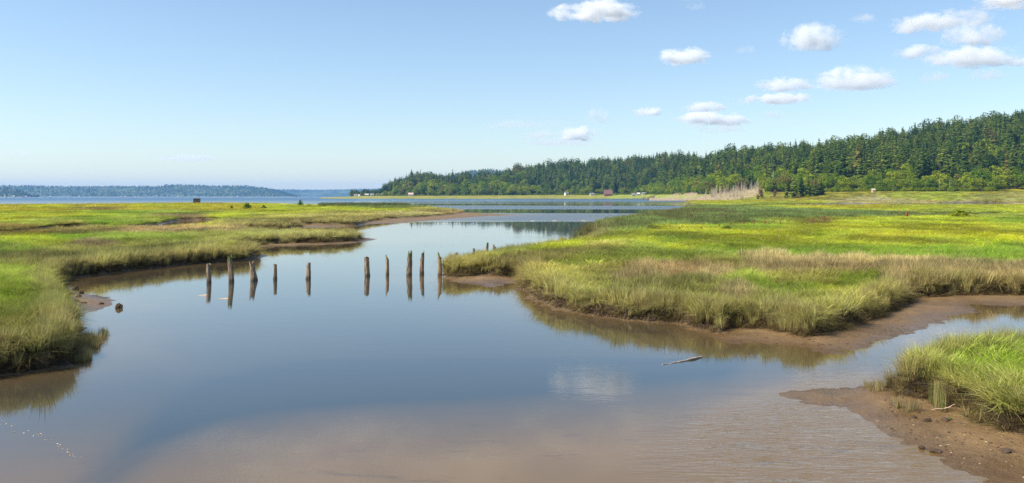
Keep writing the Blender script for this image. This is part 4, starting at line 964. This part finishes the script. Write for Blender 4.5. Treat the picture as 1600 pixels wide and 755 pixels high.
def piling(px, py_base, py_top, wpx, label, lean=0.0, notch=0.0, jag=0.06, wide_base=1.0, z0=0.0, seed=0, group='old pilings in a line across the water', name='piling', cap=None):
    r = random.Random(seed + int(px)); x, y = W(px, py_base, z0); k = y / F_PX
    H = (py_base - py_top) * k; rad = wpx * k / 2; n = 16; deep = 0.9
    e_ang = r.random() * 6.28 if notch == 0 else math.pi * (0.9 if notch > 0 else 0.05)
    rings = 13; V = []; F = []
    top = []
    for j in range(n):
        a = 2 * math.pi * j / n; h = H * (1 - jag * r.random() - 0.05 * (1 + math.cos(a * 2 + seed)) / 2)
        if notch and math.cos(a - e_ang) > 0.15: h *= 1 - abs(notch) * (0.85 + 0.3 * r.random())
        top.append(h)
    gro = [1 + 0.10 * r.uniform(-1, 1) for _ in range(n)]; ph = r.random() * 6
    for i in range(rings):
        u = i / (rings - 1)
        for j in range(n):
            a = 2 * math.pi * j / n; zt = -deep + (top[j] + deep) * u
            v = max(0, zt / H); rr = rad * gro[j] * (1.06 - 0.16 * v) * (1 + (wide_base - 1) * (1 - v) ** 2) * (1 + 0.05 * math.sin(v * 9 + ph + a) + 0.03 * r.uniform(-1, 1))
            off = lean * v * k; V.append((math.cos(a) * rr + off + 0.04 * rad * math.sin(v * 5 + ph), math.sin(a) * rr, zt))
    for i in range(rings - 1):
        for j in range(n):
            a, b = i * n + j, i * n + (j + 1) % n; F.append((a, b, b + n, a + n))
    b = len(V); hm = min(top) if notch == 0 else H * 0.97 * (1 - abs(notch)) ; tp = (rings - 1) * n
    for j in range(n):   # ragged hollow top
        q = V[tp + j]; V.append(((q[0] - lean * k) * 0.5 + lean * k, q[1] * 0.5, q[2] - 0.05 * H if notch == 0 else q[2] - 0.03))
    for j in range(n): F.append((tp + j, tp + (j + 1) % n, b + (j + 1) % n, b + j))
    F.append(tuple(b + j for j in range(n)))
    m = mesh_np(name, V, [i for f in F for i in f], [len(f) for f in F], [M_POST])
    o = link(name, m, None, (x, y, z0)); tag(o, label, 'piling', group); return o
piling(327, 442.5, 411, 7.4, 'straight flat topped piling standing farthest left of the line', -1.5, 0, 0.04, seed=1)
piling(362, 440.5, 397.5, 7.4, 'tallest, slightly leaning piling, second from the left', -3.5, 0.10, 0.10, 1.1, seed=2)
piling(397, 438.5, 407, 8.0, 'stout crooked piling thick at its foot, third from the left', -4.0, 0, 0.12, 1.3, seed=3)
piling(430.2, 436.5, 411, 5.4, 'short narrow tapering piling, fourth from the left', -0.5, 0, 0.12, 1.1, seed=4)
piling(481.5, 436, 408.5, 6.6, 'short ragged piling with a notched top, just left of the wide gap', 0.6, 0.18, 0.12, 1.15, seed=5)
piling(574, 431.5, 400.5, 8.2, 'thick flat topped mossy piling just right of the wide gap', -1.0, 0, 0.03, seed=6)
piling(605.5, 430, 396.5, 5.2, 'thin pointed piling right of the thick mossy one', -0.8, -0.12, 0.15, seed=7)
piling(639.5, 430.5, 390.5, 8.6, 'tall double piling with a lower splinter on its left side', 0.6, 0.28, 0.10, 1.05, seed=8)
piling(659, 428.5, 391.5, 6.4, 'tall split piling right of the double one', 1.2, 0.38, 0.08, 1.05, seed=9)
piling(687.5, 431, 393.5, 6.0, 'broken topped piling touching the tip of the right bank', -1.0, -0.22, 0.12, 1.15, seed=10)
g2 = 'stumps in the grass of the right bank'
piling(712.5, 407, 394, 5.5, 'mossy stump at the left end of the grassy tip', 0, 0.2, 0.1, z0=0.45, seed=11, group=g2, name='stump')
piling(740, 400, 387.5, 4.0, 'short dark stump in the grass right of the mossy one', 0.5, 0, 0.2, z0=0.45, seed=12, group=g2, name='stump')
piling(760.5, 399, 377.5, 4.6, 'tallest pointed dark stump in the grass of the right tip', 1.0, 0.35, 0.1, z0=0.45, seed=13, group=g2, name='stump')
piling(773, 395, 381, 5.4, 'reddish broken stump right of the pointed one', -0.6, -0.3, 0.1, z0=0.45, seed=14, group=g2, name='stump')
piling(725.5, 433, 420, 2.6, 'thin yellowish stake in the mud under the right tip', -0.5, 0, 0.1, z0=0.02, seed=15, group=None, name='stake')

# ------------------------------------------------------------------ driftwood, clods, single plants
M_DRIFT = simple('driftwood', (0.50, 0.37, 0.26), 0.85, 0.3, 4.0, 0.02)
M_CLOD = simple('peat_clod', (0.105, 0.066, 0.036), 0.95, 0.5, 6.0, 0.05)
M_MOSS = simple('moss', (0.09, 0.13, 0.02), 0.95, 0.4, 8.0, 0.03)
def stick(pts, rads, label, name='driftwood', cat='driftwood', group=None, n=8):
    P = [Vector((*W(a, b, z), z)) for a, b, z in pts]; o0 = P[0].copy(); m = MB(); r = random.Random(int(pts[0][0]))
    Q = []; RR = []
    for i in range(len(P) - 1):
        for s in range(4):
            u = s / 4; Q.append(tuple(P[i].lerp(P[i+1], u) - o0 + Vector((0, 0, r.uniform(-.01, .012))))); RR.append((rads[i] * (1 - u) + rads[i+1] * u) * r.uniform(0.8, 1.2))
    Q.append(tuple(P[-1] - o0)); RR.append(rads[-1]); m.tube(Q, RR, n)
    o = link(name, m.mesh(name, [M_DRIFT]), None, o0); tag(o, label, cat, group)
stick([(1035, 570, 0.0), (1060, 565.5, 0.01), (1085, 560.5, 0.02), (1099, 557.5, 0.0)], [0.012, 0.022, 0.04, 0.015], 'knobbly bleached branch floating in front of the right bank')
stick([(310, 462, 0.0), (324, 462, 0.01)], [0.02, 0.04], 'thin floating stick by the reflection of the leftmost piling', group='floating sticks by the pilings')
stick([(343, 467, 0.0), (357, 467, 0.01)], [0.02, 0.04], 'thin floating stick by the reflection of the tallest piling', group='floating sticks by the pilings')
for a_, n_ in ((832, 'left'), (866, 'middle'), (912, 'right')): stick([(a_ - 3, 345.2, 0.02), (a_ + 3, 345.0, 0.05)], [0.05, 0.08], 'tan drift log far out in the pale water, %s one of three' % n_, name='drift_log', cat='driftwood', group='drift logs far out in the channel')
stick([(695, 414, 0.30), (700, 413, 0.30)], [0.04, 0.03], 'short reddish stick poking out left of the grassy tip', name='stick', cat='stick')
stick([(1455, 640.5, 0.14), (1478, 638, 0.2), (1492, 632, 0.3)], [0.006, 0.008, 0.006], 'grey bent twig lying on the mud below the near right bank', name='twig', cat='twig')
def lump(px, py, z, wx, h, label, mat=None, name='peat_clod', cat='clod', group=None, seed=0, top=None):
    import bmesh
    bm = bmesh.new(); bmesh.ops.create_icosphere(bm, subdivisions=4, radius=1.0); r = random.Random(seed * 7 + int(px)); s = r.random() * 50
    co = np.array([v.co[:] for v in bm.verts]); d = fbm(co[:, 0] * 1.7 + s, co[:, 1] * 1.7 + co[:, 2] * 1.3 + s, 5, 4) - 0.5; d2 = fbm(co[:, 0] * 6 + s, co[:, 1] * 6 + co[:, 2] * 5, 8, 3) - 0.5
    for v, a, b in zip(bm.verts, d, d2): v.co *= 1 + 0.9 * a + 0.35 * b
    me = bpy.data.meshes.new(name); bm.to_mesh(me); bm.free(); me.materials.append(mat or M_CLOD)
    x, y = W(px, py, z); zz_ = gz(x, y); w = wx * y / F_PX / 2
    o = link(name, me, None, (x, y, max(zz_, z - 0.05)), r.random() * 6, (w, w * 0.8, h)); tag(o, label, cat, group); return o
g = 'peat clods fallen on the mud spit of the left bank'
for k, (a, b, w, h, lab) in enumerate(((186, 478, 13, 0.16, 'lone dark clod at the water edge off the tip of the left mud spit'), (118, 452, 11, 0.2, 'dark peat clod topmost at the back of the left mud spit'),
        (108, 459, 12, 0.16, 'peat clod against the grass in the middle of the left mud spit'), (123, 463, 9, 0.12, 'peat clod in the middle of the left mud spit'), (131, 473, 9, 0.07, 'flat clod low on the left mud spit'),
        (158, 473, 9, 0.06, 'small flat clod between the heap and the lone clod'), (100, 453, 12, 0.2, 'peat clod nearest the grass at the back of the left spit'), (127, 456, 8, 0.12, 'small clod right of the topmost one'),
        (120, 470, 9, 0.1, 'clod below the heap on the left mud spit'))):
    lump(a, b, 0.1, w, h, lab, group=g, seed=k)
lump(1448, 655, 0.12, 15, 0.06, 'flat dark clod on the mud left of the mossy one', seed=20)
c = lump(1478, 655, 0.12, 15, 0.07, 'dark clod capped with green moss on the right mudflat', seed=21)
c2 = lump(1484, 652, 0.16, 9, 0.05, '', M_MOSS, 'moss', seed=22)
c2.parent = c; c2.matrix_parent_inverse = c.matrix_basis.inverted()
for k_ in ('label', 'category', 'group'):
    if k_ in c2: del c2[k_]
lump(1398, 632, 0.1, 20, 0.06, 'long dark clod by the dry reeds on the right mudflat', seed=23)
lump(1428, 650, 0.1, 8, 0.05, 'small dark clod beside the dry reeds', seed=24)
lump(1574, 703, 0.12, 26, 0.05, 'low crumbly brown clod near the right edge of the mudflat', seed=25)
lump(1440, 695, 0.08, 10, 0.04, 'small dark clod in the middle of the right mudflat, left one', seed=26)
lump(1462, 700, 0.08, 22, 0.035, 'broad crumbly patch of clods in the middle of the right mudflat', seed=27)
lump(1576, 461, 0.08, 7, 0.10, 'small black stone below the straw coloured bank at the right edge', simple('dark_stone', (0.03, 0.028, 0.025), 0.7), 'stone', 'stone', seed=28)

def bits(name, n, px0, px1, py0, py1, size, cols, label, path=None, zoff=0.012, only=None):
    m = MB(); mats = [simple(name, c, 0.6) for c in cols]
    for k in range(n):
        if path:
            i = random.randrange(len(path) - 1); u = random.random(); a = path[i][0] * (1-u) + path[i+1][0] * u + random.gauss(0, path[i][2]); b = path[i][1] * (1-u) + path[i+1][1] * u + random.gauss(0, path[i][2] * 0.4)
        else: a, b = random.uniform(px0, px1), random.uniform(py0, py1)
        x, y = W(a, b); z = max(gz(x, y), 0)
        if only == 'mud' and (z < 0.02 or z > 0.32): continue
        if only == 'water' and z > 0.0: continue
        s = size * random.uniform(0.5, 1.5); t = random.random() * 6.28; nn = 5; mm = random.randrange(len(cols))
        pts = [(x + math.cos(t + 6.283 * j / nn) * s * random.uniform(0.5, 1.1), y + math.sin(t + 6.283 * j / nn) * s * random.uniform(0.5, 1.1) * 1.2, z + zoff + random.uniform(-0.3, 0.5) * s * 0.4) for j in range(nn)]
        cpt = (x, y, z + zoff + s * 0.35)
        for j in range(nn): m.poly([pts[j], pts[(j + 1) % nn], cpt], mm)
    o = link(name, m.mesh(name, mats)); tag(o, label, kind='stuff')
bits('floating_leaves', 45, 0, 0, 0, 0, 0.018, [(0.45, 0.26, 0.10), (0.5, 0.42, 0.3)], 'pale leaves and flecks drifting in a line at lower left', path=[(0, 655, 5), (25, 672, 5), (70, 682, 4), (100, 700, 3), (125, 718, 3)], zoff=0.003)
bits('shell_bits', 230, 1330, 1600, 640, 755, 0.022, [(0.42, 0.30, 0.17), (0.05, 0.035, 0.02), (0.10, 0.11, 0.05)], 'scattered shell bits and crumbs on the right mudflat', only='mud', zoff=0.0)
bits('mud_crumbs', 320, 1380, 1600, 600, 720, 0.035, [(0.06, 0.04, 0.022), (0.12, 0.075, 0.04)], 'dark crumbs fallen below the near right bank', only='mud', zoff=0.0)
bits('bank_crumbs', 500, 1085, 1420, 500, 545, 0.05, [(0.07, 0.045, 0.025), (0.13, 0.08, 0.045)], 'dark crumbs of peat below the large right bank', only='mud', zoff=0.0)

# bushes on the marsh
def bush(px, py, z, wpx, hpx, label, mat=None, seed=0, name='bush', cat='bush', group=None):
    x, y = W(px, py, z); w = wpx * y / F_PX; h = hpx * y / F_PX
    me = leaf_crown(900 + seed, 700, 6, 0.9, 0.02, 0.42, 0.045, mat)
    e = bpy.data.objects.new(name, None); COL.objects.link(e); e.location = (x, y, gz(x, y) - 0.1); e.scale = (w * 1.05, w * 1.05, h); tag(e, label, cat, group)
    link('foliage', me, e); st = MB()
    for k in range(4): a = k * 1.6; st.tube([(0, 0, -0.02), (math.cos(a) * 0.15, math.sin(a) * 0.15, 0.6)], [0.02, 0.008], 5)
    link('stem', st.mesh('stem', [M_BARK]), e)
bush(386, 328, 0.5, 17, 12, 'rounded green bush on the far edge of the left marsh', seed=1)
bush(362, 328, 0.5, 7, 7, 'small dark bush left of the rounded one on the far left marsh', M_FIR, seed=2)
bush(412, 327.5, 0.5, 12, 8, 'low dark bush right of the rounded one on the left marsh', M_FIR, seed=3)
bush(469, 322.8, 0.5, 11, 11, 'upright yellow green shrub against the bay at the end of the left marsh', seed=4)
bush(484, 322.6, 0.5, 14, 3.5, 'low reddish scrub right of the upright shrub', M_RUST, seed=5)
bush(1497, 342, 0.5, 42, 16, 'wide low yellow green bush on the right marsh', seed=6)
bush(1526, 339, 0.5, 22, 6, 'low dark bush just right of the wide yellow green one', M_FIR, seed=7)
bush(1136, 362, 0.5, 24, 10, 'dark green leafy clump among the red stalks', M_FIR, seed=8)
def dock(px, py, hpx, label, seed):
    x, y = W(px, py, 0.5); h = hpx * y / F_PX; r = random.Random(seed)
    e = bpy.data.objects.new('dock_plant', None); COL.objects.link(e); e.location = (x, y, gz(x, y)); tag(e, label, 'plant', 'rust red dock plants on the right marsh')
    st = MB(); V = []; F = []
    for k in range(5):
        a = r.random() * 6.28; s = h * r.uniform(0.75, 1); b = (math.cos(a) * 0.12 * h, math.sin(a) * 0.12 * h)
        st.tube([(b[0] * .3, b[1] * .3, 0), (b[0], b[1], s)], [0.012, 0.006], 5)
        for j in range(60):
            z = s * r.uniform(0.45, 1.0); t = r.random() * 6.28; q = 0.09 * h * r.random(); sz = 0.035 * h; c = (b[0] + math.cos(t) * q, b[1] + math.sin(t) * q, z); i = len(V)
            d1 = Vector((r.gauss(0, 1), r.gauss(0, 1), r.gauss(0, 1))).normalized() * sz; d2 = d1.orthogonal().normalized() * sz
            V += [tuple(Vector(c) - d1), tuple(Vector(c) - d2), tuple(Vector(c) + d1), tuple(Vector(c) + d2)]; F += [i, i + 1, i + 2, i + 3]
    link('stem', st.mesh('stem', [M_DOCK]), e); me = mesh_np('seed_head', V, F, [4] * (len(F) // 4), [M_DOCK]); link('seed_head', me, e)
M_DOCK = simple('dock_seed', (0.34, 0.085, 0.04), 0.8, 0.3, 5)
dock(1417.5, 343, 13, 'tallest rust red dock plant on the right marsh', 1); dock(1288, 346, 8, 'small rust red dock plant left of the tallest', 2); dock(1352, 346, 6, 'smallest rust red dock plant between the other two', 3)
for k, (a, b) in enumerate(((1062, 363), (1096, 362), (1124, 358), (1142, 356), (1152, 355), (1162, 355), (1178, 355), (1196, 354))):
    dock(a, b, 8, 'rusty seed spike by the rush bed, %s of a row of eight' % ['leftmost', 'second from the left', 'third from the left', 'fourth from the left', 'fourth from the right', 'third from the right', 'second from the right', 'rightmost'][k], 10 + k)

# ------------------------------------------------------------------ clouds
def m_cloud(dens, seed, flat):
    m = NT('cloud_vapour'); o = m.obj(); P = m.n('ShaderNodeVectorMath', {0: o, 1: (seed * 3.7, seed * 1.9, seed * 2.3)}, operation='ADD').outputs[0]
    Q = m.vmul(P, (1.0, 0.8, 0.42 if flat else 0.5))
    n1 = m.noise(1.9, 7, 0.66, Q, 0.35)
    r2 = m.n('ShaderNodeVectorMath', {0: o, 1: o}, operation='DOT_PRODUCT').outputs['Value']
    z = m.n('ShaderNodeSeparateXYZ', {0: o}).outputs[2]
    # fair-weather shape: billowing above, cut flat below
    f = m.math('SUBTRACT', 0.62, m.math('POWER', r2, 0.9)); f = m.math('ADD', f, m.math('MULTIPLY', m.math('SUBTRACT', n1, 0.5), 3.9))
    n2 = m.noise(7.0, 4, 0.6, Q); f = m.math('ADD', f, m.math('MULTIPLY', m.math('SUBTRACT', n2, 0.5), 1.5)); f = m.math('SUBTRACT', f, m.math('MULTIPLY', m.ramp(z, -0.30, -0.75), 1.4)); f = m.math('MULTIPLY', f, m.ramp(r2, 0.98, 0.7))
    d = m.math('MULTIPLY', m.ramp(f, 0.0, 1.0), dens)
    v = m.n('ShaderNodeVolumePrincipled', {'Color': (1, 1, 1, 1), 'Density': d, 'Anisotropy': 0.2}); m.l(v.outputs[0], m.out.inputs['Volume']); return m.mat
def cloud(px, py, wpx, hpx, op, label, seed, base=900.0):
    import bmesh
    r = random.Random(seed); el = (HOR - py) / F_PX; D = min(base / max(el, 0.05), 14500); k = D / F_PX
    w, h = wpx * k, hpx * k
    bm = bmesh.new(); bmesh.ops.create_icosphere(bm, subdivisions=3, radius=1.0); me = bpy.data.meshes.new('cumulus_cloud'); bm.to_mesh(me); bm.free()
    me.materials.append(m_cloud((4.2 / h) * op ** 1.6, seed % 97, wpx / hpx > 3.4))
    w *= 1.08; o = link('cumulus_cloud', me, None, ((px - 800) * k, D, CAM_H + el * D), 0, (w * 0.72, w * 0.55, h * 0.80)); tag(o, label, 'cloud', 'small fair weather clouds'); return o
CL = [(933, 21, 112, 26, 1, 'long flat white cloud near the top, left of all the others up there'), (1068, 91, 70, 26, 1, 'small oblong white cloud alone in the upper middle of the sky'),
 (1272, 63, 80, 40, 1, 'domed white cloud alone above the right part of the sky'), (1440, 39, 80, 28, .8, 'greyish upper cloud at the left of the top right group'), (1500, 30, 95, 24, .55, 'thin grey veil behind the top of the right group'),
 (1518, 57, 72, 40, 1, 'puffy rounded white cloud in the middle of the top right group'), (1525, 92, 112, 34, 1, 'broad white cloud at the foot of the top right group'), (1434, 83, 58, 20, .7, 'small grey white cloud at the left foot of the top right group'),
 (1594, 98, 34, 13, .6, 'small cloud cut by the right edge of the photo'), (1583, 3, 95, 16, .7, 'cloud cut by the top edge in the right corner'), (1335, 127, 112, 34, 1, 'wide white cloud in the middle right above the hill'),
 (1225, 135, 74, 22, .75, 'greyish cloud left of the wide one'), (1221, 155, 80, 16, 1, 'flat bright cloud under the greyish one'), (1112, 189, 100, 20, 1, 'long flat white cloud low above the wood'),
 (1100, 169, 56, 18, .7, 'soft grey white cloud on top of the long flat one'), (1014, 176, 40, 15, .85, 'little white cloud between two larger low ones'), (905, 211, 52, 24, 1, 'bright small cloud lowest over the wood'),
 (934, 184, 34, 26, .65, 'soft puff above the lowest bright cloud'), (880, 224, 110, 12, .22, 'faint grey wisps below the lowest bright cloud'), (815, 195, 120, 14, .14, 'faint white veil left of the low clouds'),
 (292, 248, 84, 12, .22, 'faint wisps low in the sky on the left'), (24, 240, 50, 7, .15, 'faintest wisp at the left edge of the sky'),
 (1085, 10, 34, 12, .16, 'faint scrap of cloud near the top, right of the flat topmost cloud'), (1165, 78, 30, 14, .2, 'faint scrap of cloud left of the domed cloud'), (1348, 30, 40, 12, .25, 'thin scrap of cloud between the domed one and the top right group'),
 (1205, 180, 40, 12, .3, 'grey scrap of cloud low above the wood, right of the long flat one'), (1460, 122, 40, 16, .32, 'grey scrap of cloud under the left foot of the top right group'), (1545, 118, 44, 16, .4, 'small grey white scrap right under the broad cloud'),
 (1165, 158, 30, 18, .3, 'faint grey scrap left of the flat bright cloud'), (985, -52, 420, 60, .24, 'added unseen thin veil of cloud high overhead, to be mirrored in the near water'), (560, -95, 520, 60, .20, 'added unseen paler veil of cloud high overhead, to be mirrored at lower left'), (1330, -85, 420, 70, .22, 'added unseen veil of cloud high above the hill, to be mirrored by the mudflat'),  # three veils out of view, added for their pale reflection in the water
 (850, 212, 60, 14, .3, 'thin grey wisp left of the lowest bright cloud'), (1130, 203, 70, 12, .25, 'thin grey wisp under the long flat cloud')]
for i, (a, b, c_, d_, e_, lab) in enumerate(CL): cloud(a, b, c_, d_, e_, lab, 1000 + i)

# ------------------------------------------------------------------ air
def haze():
    m = MB(); m.box((0, 8400, 129), (13500, 8900, 133)); me = m.mesh('haze', [])
    t = NT('haze_air'); v = t.n('ShaderNodeVolumePrincipled', {'Color': HAZE_COL, 'Density': HAZE_DENS, 'Anisotropy': 0.0})
    t.l(v.outputs[0], t.out.inputs['Volume']); me.materials.append(t.mat)
    o = link('haze', me); tag(o, 'thin blue summer haze over the bay', kind='stuff')
HAZE_COL, HAZE_DENS = (0.22, 0.52, 1.0, 1), 0.000044
haze()
